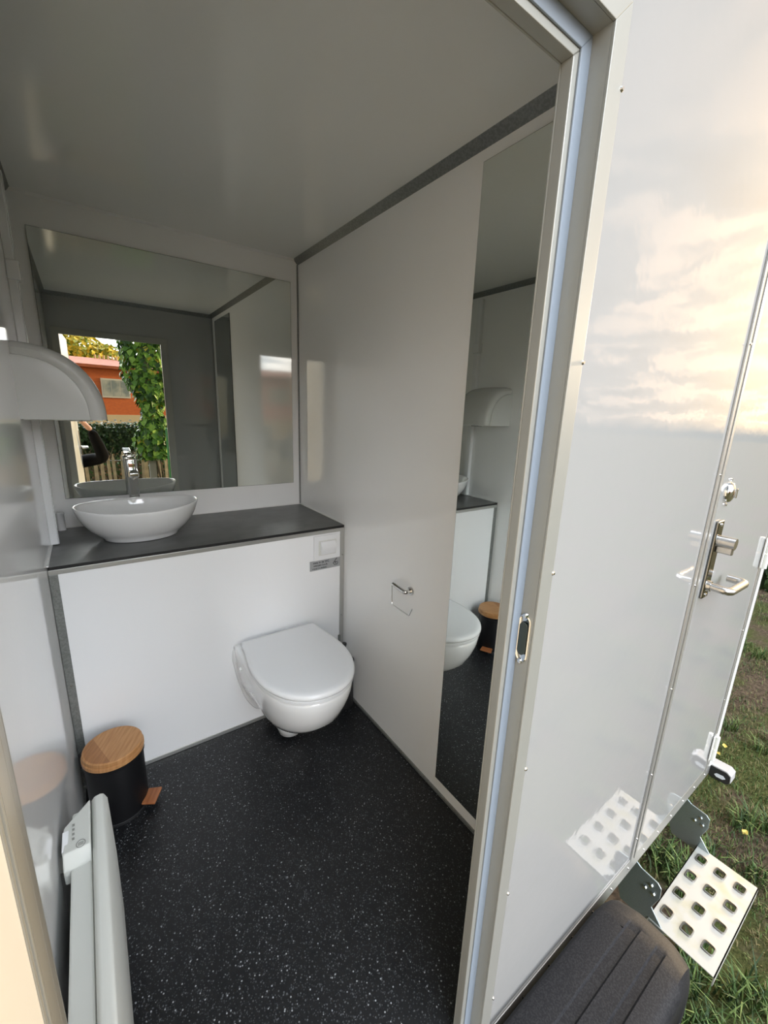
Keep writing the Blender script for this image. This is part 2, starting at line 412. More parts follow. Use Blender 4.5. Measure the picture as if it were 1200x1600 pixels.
# long steel handle plate
M_steeld = mat('dark_polished_steel', (.26, .26, .25), .16, 1.)
hp = d3p('handle_plate', bx(bm_(), .400, .441, YE - .012, YE - .004, .880, 1.097), M_steeld, bevel=.004, seg=3)
hp['label'] = 'long satin steel handle plate'
LOC = hp
b = bm_(); cyl(b, (.420, YE - .012, 1.043), (.420, YE - .050, 1.043), .0155, .0150, 28); obj('lock_cylinder', b, M_steel, hp, smooth=True)
b = bm_(); prism(b, [(.414, 1.012), (.426, 1.012), (.426, 1.045), (.414, 1.045)], 1, YE - .012, YE - .048); obj('key_barrel', b, M_steel, hp, bevel=.003)
b = bm_(); cyl(b, (.420, YE - .012, .916), (.420, YE - .020, .916), .015, .014, 24)
tube(b, arc([(.420, YE - .018, .916), (.420, YE - .060, .914), (.548, YE - .062, .914), (.548, YE - .020, .914)], .036, 10), .0104, 18)
obj('door_handle', b, M_steel, hp, smooth=True)
for z_ in (.890, 1.087):
    b = bm_(); cyl(b, (.420, YE - .012, z_), (.420, YE - .0145, z_), .004, .003, 12); obj('screw', b, M_chrome, hp, smooth=True)
# round escutcheon with little pins
b = bm_(); rings = []
for s, y_ in ((1, .004), (1, .008), (.9, .013), (.55, .017), (.2, .0185)):
    rings.append([(.437 + .0265 * s * math.cos(t), YE - y_, 1.170 + .0265 * s * math.sin(t)) for t in np.linspace(0, 2 * PI, 33)[:-1]])
loft(b, rings)
es = d3p('occupancy_disc', b, M_chrome, smooth=True, ang=60)
for z_ in (1.137, 1.203):
    b = bm_(); bx(b, .434, .440, YE - .008, YE - .004, min(z_, 1.170), max(z_, 1.170)) if False else cyl(b, (.437, YE - .004, z_), (.437, YE - .008, z_), .0045, .003, 10)
    obj('pin', b, M_chrome, es, smooth=True)
b = bm_(); bx(b, .4345, .4395, YE - .024, YE - .018, 1.158, 1.182); obj('thumb_turn', b, M_chrome, es, bevel=.001)
for z_ in (.915, .115):
    b = bm_()
    for k in range(2):
        cyl(b, (.960, YE - .014, z_ - .055 + k * .056), (.960, YE - .014, z_ - .055 + k * .056 + .052), .0085, n=16)
    bx(b, .940, .980, YE - .010, YE - .006, z_ - .053, z_ + .053)
    h_ = d3p('hinge', b, M_plastg, smooth=True, bevel=.001); h_['label'] = 'pale barrel hinge'

# outside aluminium edge profiles
b = bm_(); prism(b, [(X1 - .028, YE - .004), (X1 - .010, YE - .006), (X1 + .006, YE - .001), (X1 + .034, YE + .012), (X1 + .034, YE + .05), (X1 + .03, YE + .05), (X1 + .03, YE), (X1 - .028, YE)], 2, -.005, H + .05)
struct(obj('trim_8', b, M_plastg, bevel=.002), 'rounded white corner profile at the trailer end', 'trim')
b = bm_(); bx(b, X0, X1, YE - .003, YE, -.050, .006); bx(b, X0, X1, YE, YI + .1, -.052, -.047)
t9 = struct(obj('trim_9', b, M_alu, bevel=.001), 'aluminium sill strip with rivets along the bottom edge of the outer wall', 'trim')
for k in range(14):
    x_ = -.40 + k * .105
    b = bm_(); cyl(b, (x_, YE - .003, -.022), (x_, YE - .0058, -.022), .0036, .002, 10); obj('rivet', b, M_steel, t9, smooth=True)
b = bm_(); bx(b, X0, X1, YE - .02, .06, H + .05, H + .09)
struct(obj('roof', b, M_plastg, bevel=.01), 'white roof edge of the trailer', 'roof')
b = bm_()
for y_ in (YE + .10, -.25): bx(b, X0 - .05, X1 + .02, y_, y_ + .05, -.13, -.053)
for x_ in (X0 + .1, -1.2, -.2, .35, X1 - .15): bx(b, x_, x_ + .05, YE + .15, -.25, -.12, -.06)
struct(obj('trim_10', b, M_bracket), 'galvanised chassis rails under the trailer', 'chassis')

# ================================================================== CASING, WORKTOP
cs = thing('service_casing', 'white boxed-in casing under the dark worktop, carrying the wall-hung toilet', 'casing', (-W / 2, -YC, 0))
def cp(name, bm, m, **k):
    o = obj(name, bm, m, cs, **k); o.location = (W / 2, YC, 0); return o
cp('front_panel', bx(bm_(), -W + .022, -.022, -YC + .001, -YC + .012, .016, ZC - .028), M_front)
o = cp('top_profile', bx(bm_(), -W + .001, -.001, -YC - .002, -YC + .014, ZC - .028, ZC - .012), M_alu, bevel=.001); 
cp('bottom_profile', bx(bm_(), -W + .001, -.001, -YC - .002, -YC + .014, .001, .017), M_alu, bevel=.001)
cp('side_profile', bx(bm_(), -.022, -.001, -YC - .002, -YC + .014, .017, ZC - .028), M_alu, bevel=.001)
cp('side_profile', bx(bm_(), -W + .001, -W + .024, -YC - .002, -YC + .014, .017, ZC - .028), M_alud, bevel=.001)
for x_, z_ in ((-W + .013, .76), (-W + .013, .42), (-.012, .70), (-.012, .40)):
    b = bm_(); cyl(b, (x_, -YC - .002, z_), (x_, -YC - .0045, z_), .0035, .002, 10); cp('rivet', b, M_steel, smooth=True)
cl_ = obj('corner_clip', bx(bm_(), -.031, -.019, -YC - .010, -YC - .003, .235, .300), M_alud, bevel=.001)
tag(cl_, 'small grey metal clip on the casing corner above the toilet brush', 'clip')

wt = thing('worktop', 'dark slate-grey laminate worktop with a black front edge, under the basin', 'worktop', (-W / 2, -.24, ZC - .012))
o = obj('top_board', bx(bm_(), -W + .004, -.004, -YC - .004, -.001, ZC - .011, ZC), [M_counter, M_edge], wt, bevel=.0012); o.location = (W / 2, .24, -ZC + .012)
for p in o.data.polygons:
    if abs(p.normal.z) < .5: p.material_index = 1
b = bm_(); bx(b, -W, -W + .005, -YC - .002, 0, ZC, ZC + .004); bx(b, -.005, 0, -YC, 0, ZC, ZC + .004); bx(b, -W, 0, -.005, 0, ZC, ZC + .004)
o = obj('sealant_bead', b, M_silic, wt); o.location = (W / 2, .24, -ZC + .012)

# ================================================================== MIRRORS
mt = thing('square_mirror', 'large frameless square mirror on the back wall above the basin', 'mirror', (-.52, 0, .959))
o = obj('backing', bx(bm_(), -1.001, -.040, -.0055, -.0005, .959, 1.918), M_mback, mt); o.location = (.52, 0, -.959)
o = obj('mirror_glass', bx(bm_(), -1.000, -.041, -.0060, -.0055, .960, 1.917), M_mirror, mt); o.location = (.52, 0, -.959)
mt = thing('tall_mirror', 'tall narrow frameless mirror on the right wall beside the doorway', 'mirror', (0, -1.35, .06))
o = obj('backing', bx(bm_(), -.0055, -.0005, -1.562, -1.164, .060, 1.967), M_mback, mt); o.location = (0, 1.35, -.06)
o = obj('mirror_glass', bx(bm_(), -.0060, -.0055, -1.561, -1.165, .061, 1.966), M_mirror, mt); o.location = (0, 1.35, -.06)

# ================================================================== BASIN
bs = thing('basin', 'white oval boat-shaped ceramic basin standing on the dark worktop', 'basin', (-.770, -.248, ZC + .0008))
b = bm_(); n = 72; A, B = .207, .153
def oval(s, z, lift=0, sx=1.):
    out = []
    for i in range(n):
        t = 2 * PI * i / n; ct, st_ = math.cos(t), math.sin(t)
        out.append((A * s * sx * ct, B * s * st_, z + lift * ct * ct))
    return out
rings = [oval(.58, .0), oval(.605, .003), oval(.61, .010), oval(.70, .024), oval(.80, .043, .001), oval(.885, .066, .002), oval(.945, .089, .004), oval(.985, .110, .008), oval(.998, .119, .010), oval(.994, .1215, .010), oval(.985, .1225, .010),
         oval(.965, .1215, .010), oval(.95, .112, .008), oval(.90, .085, .004), oval(.77, .052), oval(.5, .030), oval(.25, .022), oval(.08, .020)]
loft(b, rings, True, True); obj('bowl', b, M_ceramic, bs, smooth=True, ang=70)
b = bm_(); lathe(b, [(.001, .0225), (.020, .0225), (.022, .0205), (.001, .019)]); obj('drain', b, M_chrome, bs, smooth=True)

fc = thing('faucet', 'tall chrome single-lever faucet behind the white basin', 'faucet', (-.770, -.062, ZC))
b = bm_()
rs = []
def rsq(s, z, r=.3, m_=32):
    out = []
    for i in range(m_):
        t = 2 * PI * i / m_; c, s_ = math.cos(t), math.sin(t)
        k = (abs(c) ** 5 + abs(s_) ** 5) ** (-1 / 5)
        out.append((s * k * c, s * k * s_, z))
    return out
loft(b, [rsq(.024, 0), rsq(.024, .004), rsq(.0195, .006), rsq(.0195, .225), rsq(.0215, .232), rsq(.0215, .276), rsq(.019, .280)]); obj('body', b, M_chrome, fc, smooth=True, ang=40)
b = bm_(); prism(b, [(-.018, .232), (-.018, .208), (-.105, .214), (-.112, .220), (-.112, .232), (-.105, .238), (-.018, .244)], 0, -.016, .016); sp = obj('spout', b, M_chrome, fc, bevel=.003)
b = bm_(); cyl(b, (0, -.098, .214), (0, -.098, .206), .009); obj('aerator', b, M_steel, sp, smooth=True)
b = bm_(); prism(b, [(.020, .281), (.020, .292), (-.020, .294), (-.085, .304), (-.086, .299), (-.022, .283)], 0, -.014, .014); obj('lever', b, M_chrome, fc, bevel=.002)

b = bm_(); lathe(b, [(.013, 0), (.0135, .003), (.0125, .005), (.0125, .062), (.0135, .064), (.0135, .070), (.011, .070), (.011, .055)], n=24)
o = obj('pipe_stub', b, M_plast, smooth=True); o.location = (-1.024, -.030, ZC); tag(o, 'small white pipe stub standing in the back left corner of the worktop', 'pipe')

du = thing('cable_duct', 'slim white cable duct running up the left wall from the worktop', 'cable duct', (-W, -.23, ZC))
obj('duct', bx(bm_(), 0, .022, -.016, .016, .004, H - .04 - ZC), M_plast, du, bevel=.002)
obj('cover', bx(bm_(), .0222, .0245, -.014, .014, .004, H - .04 - ZC), M_plast, du, bevel=.0008)
obj('junction_box', bx(bm_(), 0, .032, -.024, .024, .85, .905), M_plast, du, bevel=.003)

# ================================================================== HAND DRYER
hd = thing('hand_dryer', 'white dome-shaped hand dryer on the left wall', 'hand dryer', (-W, -.38, 1.285))
def dome(sx, sz, y, z0=0., m_=26, p=2.25):
    pts = []
    for i in range(m_ + 1):
        t = PI / 2 * i / m_
        pts.append((sx * max(0., math.cos(t)) ** (2 / p), y, z0 + sz * max(0., math.sin(t)) ** (2 / p)))
    return pts + [(0, y, z0)]
b = bm_()
L_ = [(-.118, .165, .178), (-.122, .178, .190), (-.116, .190, .199), (-.104, .198, .205), (-.07, .203, .209), (0, .206, .211), (.07, .203, .209), (.104, .198, .205), (.118, .190, .199), (.122, .178, .190)]
loft(b, [dome(sx, sz, y) for y, sx, sz in L_]); M_dry = mat('dryer_plastic', (.62, .63, .61), .25)
obj('cover', b, M_dry, hd, smooth=True, ang=50)
for s in (-1, 1):
    b = bm_(); loft(b, [dome(.160, .172, s * .117), dome(.158, .170, s * .1235), dome(.150, .160, s * .125), dome(.100, .128, s * .126)]) ; obj('side_cap', b, M_dry, hd, smooth=True, ang=30)
b = bm_(); loft(b, [[(.004, -.10, -.003), (.16, -.10, -.003), (.175, -.07, -.003), (.175, .07, -.003), (.16, .10, -.003), (.004, .10, -.003)], [(.004, -.105, .004), (.17, -.105, .004), (.185, -.07, .004), (.185, .07, .004), (.17, .105, .004), (.004, .105, .004)]]); obj('base_plate', b, M_plastg, hd)
b = bm_(); cyl(b, (.13, 0, -.008), (.13, 0, .002), .03, .034); obj('nozzle', b, M_steel, hd, smooth=True)

# ================================================================== TOILET
tl = thing('toilet', 'white wall-hung toilet with closed lid, mounted on the white casing', 'toilet', (-.338, -YC, 0))
def dring(wb, wm, yw, ym, yf_, z, nb=6, nf=28, zf=None):
    """ring: straight back of half width wb at y=yw, sides to wm at ym, round front to yf_"""
    zf = z if zf is None else zf
    pts = []
    tot = yf_ - yw
    def zz_(y): return z + (zf - z) * ((y - yw) / tot) ** 1.3
    for i in range(nb): pts.append((-wb + 2 * wb * i / nb, yw, z))
    ns = 8
    for i in range(ns):
        t = i / ns; s = t * t * (3 - 2 * t); y = yw + (ym - yw) * t
        pts.append((wb + (wm - wb) * s, y, zz_(y)))
    for i in range(nf + 1):
        a = PI * i / nf; y = ym + (yf_ - ym) * math.sin(a) ** .92
        pts.append((wm * math.copysign(abs(math.cos(a)) ** .92, math.cos(a)), y, zz_(y)))
    for i in range(ns - 1, 0, -1):
        t = i / ns; s = t * t * (3 - 2 * t); y = yw + (ym - yw) * t
        pts.append((-(wb + (wm - wb) * s), y, zz_(y)))
    return pts
b = bm_()
R_ = [dring(.034, .038, -.060, -.145, -.186, .022), dring(.044, .048, -.040, -.145, -.199, .030), dring(.066, .057, -.010, -.148, -.210, .062), dring(.095, .068, -.002, -.152, -.226, .100),
      dring(.118, .076, 0, -.155, -.240, .140), dring(.138, .104, 0, -.180, -.320, .172), dring(.150, .135, 0, -.215, -.405, .212),
      dring(.160, .155, 0, -.240, -.455, .262), dring(.168, .166, 0, -.250, -.482, .315), dring(.172, .173, 0, -.255, -.496, .355),
      dring(.174, .176, 0, -.255, -.501, .385), dring(.172, .174, 0, -.255, -.499, .397), dring(.166, .168, -.003, -.255, -.492, .400)]
loft(b, R_); obj('bowl', b, M_ceramic, tl, smooth=True, ang=60)
b = bm_()   # raised mounting flange against the wall
fl = [(-.178, .375), (-.182, .34), (-.165, .23), (-.135, .13), (-.10, .075), (-.06, .055), (.06, .055), (.10, .075), (.135, .13), (.165, .23), (.182, .34), (.178, .375), (.16, .392), (-.16, .392)]
fl = [(p.x, p.z) for p in arc([(x, 0, z) for x, z in fl] + [(fl[0][0], 0, fl[0][1])], .05, 5)][:-1]
loft(b, [[(x, 0.0, z) for x, z in fl], [(x, -.012, z) for x, z in fl], [(x * .95, -.022, .225 + (z - .225) * .96) for x, z in fl]]); obj('mounting_flange', b, M_ceramic, tl, smooth=True, ang=60)
def lidring(s, z, yb=-.050):
    yc = -.275
    return [((x) * s, yc + (y - yc) * s, z) for x, y, _ in dring(.158, .181, yb, -.262, -.508, 0)]
b = bm_(); loft(b, [lidring(.955, .399), lidring(.985, .401), lidring(.99, .412), lidring(.97, .4145)]); obj('seat', b, M_plast, tl, smooth=True, ang=50)
b = bm_(); loft(b, [lidring(.985, .4155), lidring(1.0, .418), lidring(1.003, .424), lidring(.992, .432), lidring(.965, .4365), lidring(.90, .438), lidring(.5, .4395), lidring(.02, .440)]); obj('lid', b, M_plast, tl, smooth=True, ang=60)
for x_ in (-.078, .078):
    b = bm_(); cyl(b, (x_ - .02, -.040, .408), (x_ + .02, -.040, .408), .010); obj('hinge', b, M_plast, tl, smooth=True)
for s in (-1, 1):
    b = bm_(); cyl(b, (s * .158, -.09, .34), (s * .178, -.09, .34), .008); obj('fixing_cap', b, M_plast, tl, smooth=True)

# flush plate
fp = thing('flush_plate', 'square white flush plate under the worktop at the casing corner', 'flush plate', (-.090, -YC, .750))
b = bm_(); bx(b, -.064, .064, -.008, .0005, -.056, .056); obj('plate', b, M_plast, fp, bevel=.003)
b = bm_(); loft(b, [[(-.043, -.0085, -.034), (.043, -.0085, -.034), (.043, -.0085, .034), (-.043, -.0085, .034)], [(-.043, -.0095, -.034), (.043, -.0095, -.034), (.043, -.0095, .034), (-.043, -.0095, .034)]]); obj('inner_frame', b, M_plastg, fp)
b = bm_(); prism(b, [(-.009, -.031), (-.009, .031), (-.014, .030), (-.026, .010), (-.024, -.004), (-.014, -.030)], 0, -.035, .037); obj('button', b, M_plast, fp, bevel=.002, smooth=True, ang=40)

# sticker with lettering
stk = thing('notice_sticker', 'small silver sticker with black lettering under the flush plate', 'sticker', (-.094, -YC, .6715))
obj('sheet', bx(bm_(), -.078, .072, -.0012, .0008, -.0235, .0215), M_sticker, stk)
def lettering(name, s, size, x, z, parent, y=-.0016, m=None, align='LEFT', sx=1.):
    cu = bpy.data.curves.new(name, 'FONT'); cu.body = s; cu.size = size; cu.align_x = align; cu.align_y = 'CENTER'; cu.offset = .00025
    t = bpy.data.objects.new(name, cu); COL.objects.link(t)
    bpy.context.view_layer.update(); dg = bpy.context.evaluated_depsgraph_get()
    me = bpy.data.meshes.new_from_object(t.evaluated_get(dg)); bpy.data.objects.remove(t)
    o = link(me, name, None, parent); me.materials.clear(); me.materials.append(m or M_ink)
    o.rotation_euler = (PI / 2, 0, 0); o.location = (x, y, z); o.scale = (sx, 1, 1); return o
lettering('lettering', 'niets in de WC', .0135, -.063, .0120, stk, sx=.95)
lettering('lettering', 'werpen a.u.b.', .0135, -.061, -.0010, stk, sx=.95)
lettering('lettering', 'gebruik het afvalbakje', .0085, -.067, -.0150, stk, sx=.98)
b = bm_()   # little pictogram: a falling hand and a bowl
tube(b, [(.055, -.0016, .019), (.046, -.0016, .008), (.040, -.0016, .000)], .0012, 6); tube(b, [(.036, -.0016, -.002), (.047, -.0016, .001), (.060, -.0016, .000)], .0012, 6)
tube(b, [(.036, -.0016, -.004), (.044, -.0016, -.013), (.056, -.0016, -.013), (.060, -.0016, -.003)], .0012, 6); tube(b, [(.049, -.0016, .003), (.050, -.0016, -.009)], .0012, 6)
obj('pictogram', b, M_ink, stk)

# ================================================================== PAPER HOLDER on the right wall
ph = thing('toilet_roll_holder', 'chrome bent-wire toilet roll holder without a roll on the right wall', 'roll holder', (0, -.964, .708))
b = bm_(); cyl(b, (0, 0, 0), (-.006, 0, 0), .0165, .015, 24); obj('wall_rosette', b, M_chrome, ph, smooth=True)
b = bm_(); tube(b, arc([(-.006, 0, 0), (-.026, 0, 0), (-.026, .074, .006)], .012, 5), .0078, 16); obj('arm', b, M_chrome, ph, smooth=True)
b = bm_(); tube(b, arc([(-.026, .060, .006), (-.026, .083, .006), (-.034, .066, -.072), (-.034, -.036, -.074), (-.034, -.052, -.040)], .008, 5), .0026, 10)
o = obj('wire', b, M_chrome, ph, smooth=True)

# ================================================================== PEDAL BIN
pb = thing('pedal_bin', 'small black pedal bin with a bamboo lid in the left corner of the casing', 'bin', (-.945, -.615, 0), math.radians(62))
RB = .083
b = bm_(); lathe(b, [(RB - .006, .0), (RB - .002, .003), (RB, .010), (RB, .205), (RB - .001, .210)]); obj('body', b, M_black, pb, smooth=True)
b = bm_(); lathe(b, [(RB + .001, .205), (RB + .004, .207), (RB + .004, .217), (RB, .219)]); obj('inner_rim', b, M_black, pb, smooth=True)
b = bm_(); lathe(b, [(RB, .219), (RB + .005, .221), (RB + .005, .232), (RB + .001, .2345), (RB - .002, .2345)]); lid = obj('lid', b, M_bamboo, pb, smooth=True)
b = bm_(); lathe(b, [(RB - .002, .2345), (RB + .0015, .236), (RB + .0015, .246), (RB - .002, .2485), (.001, .2485)]); obj('lid_disc', b, M_bamboo, lid, smooth=True)
b = bm_()
seg_ = [(math.cos(t) * (RB - .004), math.sin(t) * (RB - .004)) for t in np.linspace(math.radians(70), math.radians(200), 20)]
prism(b, seg_, 2, .2485, .2489); obj('dark_grain_strip', b, M_bamboo2, lid)
b = bm_(); bx(b, -.02, .02, RB - .004, RB + .016, .175, .232); obj('lid_hinge', b, M_rubber, pb, bevel=.004)
b = bm_(); prism(b, [(-.030, -RB + .004), (.030, -RB + .004), (.032, -RB - .040), (-.032, -RB - .040)], 2, .024, .032); pd = obj('pedal', b, M_pedal, pb, bevel=.003); pd['label'] = 'reddish wooden pedal'
b = bm_(); bx(b, -.012, .012, -RB - .030, -RB + .006, .012, .022); obj('pedal_arm', b, M_black, pd)
b = bm_(); lathe(b, [(RB - .001, 0), (RB + .002, 0), (RB + .002, .008), (RB - .001, .010)]); obj('base_ring', b, M_rubber, pb, smooth=True)

# ================================================================== TOILET BRUSH
tb = thing('toilet_brush', 'black toilet brush in its holder between the toilet and the right wall', 'toilet brush', (-.055, -.585, 0))
b = bm_(); lathe(b, [(.040, 0), (.044, .003), (.045, .010), (.043, .215), (.040, .218)]); obj('holder', b, M_rubber, tb, smooth=True)
b = bm_(); lathe(b, [(.041, .218), (.046, .220), (.046, .232), (.020, .240), (.010, .242)]); obj('holder_lid', b, M_rubber, tb, smooth=True)
b = bm_(); lathe(b, [(.008, .238), (.007, .30), (.010, .31), (.010, .318), (.004, .320)], n=20); obj('handle', b, M_rubber, tb, smooth=True)

# ================================================================== PANEL HEATER
M_heat = mat('heater_enamel', (.60, .61, .57), .4)
ht = thing('panel_heater', 'white electric panel heater along the left wall near the door', 'heater', (-W, -1.31, .05))
y0, y1, zt = -.295, .295, .385
b = bm_(); prism(b, [(.060, .0), (.086, .004), (.091, .012), (.093, .2), (.091, zt - .018), (.085, zt - .003), (.078, zt), (.066, zt - .002), (.060, zt - .010)], 1, y0, y1); obj('front_panel', b, M_heat, ht, bevel=.003, smooth=True, ang=40)
b = bm_(); bx(b, .022, .058, y0 + .01, y1 - .005, .015, zt - .022); obj('back_body', b, M_heat, ht, bevel=.004)
b = bm_(); prism(b, [(y1 - .002, .330), (y1 - .002, zt - .002), (y1 - .128, zt + .002), (y1 - .150, zt - .020), (y1 - .150, .330)], 0, .010, .058)
for v in b.verts:
    if v.co.y > y1 - .06 and v.co.x < .02: v.co.y -= .055
cu_ = obj('control_unit', b, M_heat, ht, bevel=.003)
b = bm_(); bx(b, .0085, .019, .175, .225, zt - .010, zt + .0008); obj('display_window', b, M_plast, cu_, bevel=.001)
b = bm_()
for t in range(24):
    a0 = 2 * PI * t / 24; a1 = 2 * PI * (t + 1) / 24
    q = [(.041 + r_ * math.cos(a) * .0085,   .188 + r_ * math.sin(a) * .010 - .012, zt + .0022) for r_, a in ((1, a0), (1, a1), (.82, a1), (.82, a0))]
    vs = [b.verts.new(v) for v in q]; b.faces.new(vs)
for k in (-.003, 0, .003): bx(b, .036, .046, .176 + k - .0006, .176 + k + .0006, zt + .0015, zt + .0022)
obj('oval_badge', b, M_greymark, cu_)
b = bm_()
for k in range(4): bx(b, .026, .030, .194 + k * .012, .199 + k * .012, zt + .0005, zt + .0022)
obj('button', b, M_greymark, cu_)
for y_ in (-.2, .2):
    b = bm_(); bx(b, .0, .022, y_ - .02, y_ + .02, .05, .33); obj('wall_bracket', b, M_alu, ht)
b = bm_(); tube(b, arc([(.030, -.10, .02), (.030, -.10, -.02), (.028, -.02, -.035), (.02, .10, -.03), (.012, .20, -.035)], .03), .0045, 8); obj('power_cable', b, M_rubber, ht, smooth=True)

# ================================================================== STEP
sx0, sx1, sy0, sy1, sz = .437, .862, -1.745, -1.930, -.25
M_collar = mat('worn_zinc', (.30, .29, .27), .35, .8)
stp = thing('folding_step', 'galvanised folding step with square punched holes under the neighbouring door', 'step', ((sx0 + sx1) / 2, -1.84, sz))
ox, oy = (sx0 + sx1) / 2, -1.84
b = bm_()
hx = [.507, .607, .707, .806]; hy = [-1.776, -1.834, -1.892]
xs = [sx0]; 
for h in hx: xs += [h - .0165, h + .0165]
xs.append(sx1)
ys = [sy1]
for h in sorted(hy): ys += [h - .0135, h + .0135]
ys.append(sy0)
for i in range(len(xs) - 1):
    for j in range(len(ys) - 1):
        if i % 2 == 1 and j % 2 == 1: continue
        bx(b, xs[i] - ox, xs[i + 1] - ox, ys[j] - oy, ys[j + 1] - oy, -.003, 0)
bmesh.ops.remove_doubles(b, verts=b.verts[:], dist=1e-5)
bx(b, sx0 - ox, sx1 - ox, sy1 - oy, sy1 - oy + .003, -.035, 0); bx(b, sx0 - ox, sx1 - ox, sy0 - oy - .003, sy0 - oy, -.025, 0)
tr = obj('tread', b, M_zinc, stp)
for h in hx:
    for g in hy:   # raised collar round each hole
        b = bm_()
        def rr_(s, z): return [(h - ox + s * .0185 * math.copysign(abs(math.cos(t)) ** .45, math.cos(t)), g - oy + s * .0155 * math.copysign(abs(math.sin(t)) ** .45, math.sin(t)), z) for t in np.linspace(0, 2 * PI, 25)[:-1]]
        loft(b, [rr_(1.12, 0), rr_(1.02, .004), rr_(.90, .0045), rr_(.80, -.003)], False, False)
        obj('hole_collar', b, M_collar, tr, smooth=True)
def bracket(xp):
    b = bm_()
    prism(b, [(-1.645 - oy, -.060 - sz), (-1.700 - oy, -.095 - sz), (-1.750 - oy, -.100 - sz), (-1.762 - oy, -.112 - sz), (-1.764 - oy, -.150 - sz), (-1.748 - oy, -.205 - sz), (-1.790 - oy, -.254 - sz), (-1.80 - oy, -.275 - sz), (-1.66 - oy, -.275 - sz), (-1.60 - oy, -.10 - sz)], 0, xp - ox - .002, xp - ox + .002)
    o = obj('bracket', b, M_bracket, stp, bevel=.001)
    for (yy, z_) in ((-1.735, -.125), (-1.745, -.150), (-1.72, -.150)):
        b = bm_(); cyl(b, (xp - ox - .002, yy - oy, z_ - sz), (xp - ox - .009, yy - oy, z_ - sz), .0065, .0055, 6); obj('bolt', b, M_chrome, o)
bracket(sx0 + .004); bracket(sx1 - .004)

# ================================================================== MUDGUARD + WHEEL
mg = thing('mudguard', 'black ribbed plastic mudguard below the outer wall next to the doorway', 'mudguard', (-.262, -1.803, .047))
b = bm_()
path = [(-.74, -.42), (-.735, -.20), (-.70, -.06), (-.64, -.005), (-.55, .018), (-.40, .024), (-.1, .026), (.08, .025), (.12, .0235), (.135, .0225), (.15, .020), (.165, .017), (.205, .004), (.245, -.035), (.262, -.12), (.268, -.42)]
path = [(p.x, p.z) for p in arc([(x, 0, z) for x, z in path], .03, 3)]
cross = [(-1.698, -.11), (-1.701, -.035), (-1.706, -.016), (-1.714, -.005), (-1.726, 0), (-1.772, 0), (-1.776, -.006), (-1.798, -.006), (-1.802, 0), (-1.838, 0), (-1.842, -.006), (-1.858, -.006), (-1.862, 0), (-1.888, -.001), (-1.901, -.006), (-1.910, -.016), (-1.915, -.032), (-1.918, -.11)]
rings = []
cx_, cz_ = -.25, -.40
for (x, z) in path:
    d = Vector((x - cx_, 0, z - cz_)); d = Vector((d.x * .6, 0, d.z)).normalized()
    flatten = max(0., min(1., (.17 - x) / .03)) if x > -.6 else 0.
    ring = []
    for (y, h) in cross:
        hh = h if not (abs(h + .006) < 1e-6) else -.006 * flatten
        ring.append((x + d.x * hh - cx_ - (.038 * abs((y + 1.808) / .108) ** 3 if x > .12 else 0), y + 1.80, z + d.z * hh - .025))
    rings.append(ring)
R1 = [[b.verts.new(v) for v in r] for r in rings]
for a_, c_ in zip(R1[:-1], R1[1:]):
    for i in range(len(cross) - 1): b.faces.new((a_[i], a_[i + 1], c_[i + 1], c_[i]))
o = obj('shell', b, M_fender, mg, smooth=True, ang=28); s_ = o.modifiers.new('t', 'SOLIDIFY'); s_.thickness = .004; s_.offset = -1
b = bm_(); prism(b, [(-.40, -.09), (.38, -.09), (.42, -.16), (-.42, -.16)], 1, .12, .128); obj('mounting_strip', b, M_bracket, mg)
wh = thing('wheel', 'trailer wheel in the black plastic mudguard', 'wheel', (-.25, -1.81, GZ))
b = bm_(); rings = []
for y, r in ((-.075, .17), (-.080, .20), (-.072, .225), (-.05, .235), (.05, .235), (.072, .225), (.080, .20), (.075, .17)):
    rings.append([(r * math.cos(t), y, .235 + r * math.sin(t)) for t in np.linspace(0, 2 * PI, 49)[:-1]])
loft(b, rings, False, False); obj('tyre', b, M_tyre, wh, smooth=True)
b = bm_(); rings = []
for y, r in ((-.072, .17), (-.05, .155), (-.04, .12), (-.055, .06), (-.055, .01)):
    rings.append([(r * math.cos(t), y, .235 + r * math.sin(t)) for t in np.linspace(0, 2 * PI, 49)[:-1]])
loft(b, rings, False, True); cyl(b, (0, .07, .235), (0, -.02, .235), .168, .16, 48); obj('rim', b, M_steel, wh, smooth=True)

# ================================================================== END MARKER LAMP
lm = thing('marker_lamp', 'small black marker lamp with a chrome cap at the far end of the trailer sill', 'lamp', (1.05, YE, -.05))
b = bm_(); prism(b, [(.01, .0), (.01, .040), (-.055, .044), (-.068, .034), (-.070, .0), (-.060, -.008), (-.01, -.010)], 0, -.024, .024); obj('housing', b, M_rubber, lm, bevel=.004)
b = bm_(); prism(b, [(.008, .041), (.008, .047), (-.057, .051), (-.072, .040), (-.074, .010), (-.071, .010), (-.068, .036), (-.055, .045)], 0, -.026, .026); obj('cap', b, mat('lamp_cap', (.42, .42, .43), .35), lm, bevel=.002)
b = bm_(); prism(b, [(-.020, .012), (-.026, .020), (-.048, .024), (-.056, .016), (-.048, .008), (-.028, .006)], 0, -.0262, -.0235); obj('reflector', b, M_reflector, lm)

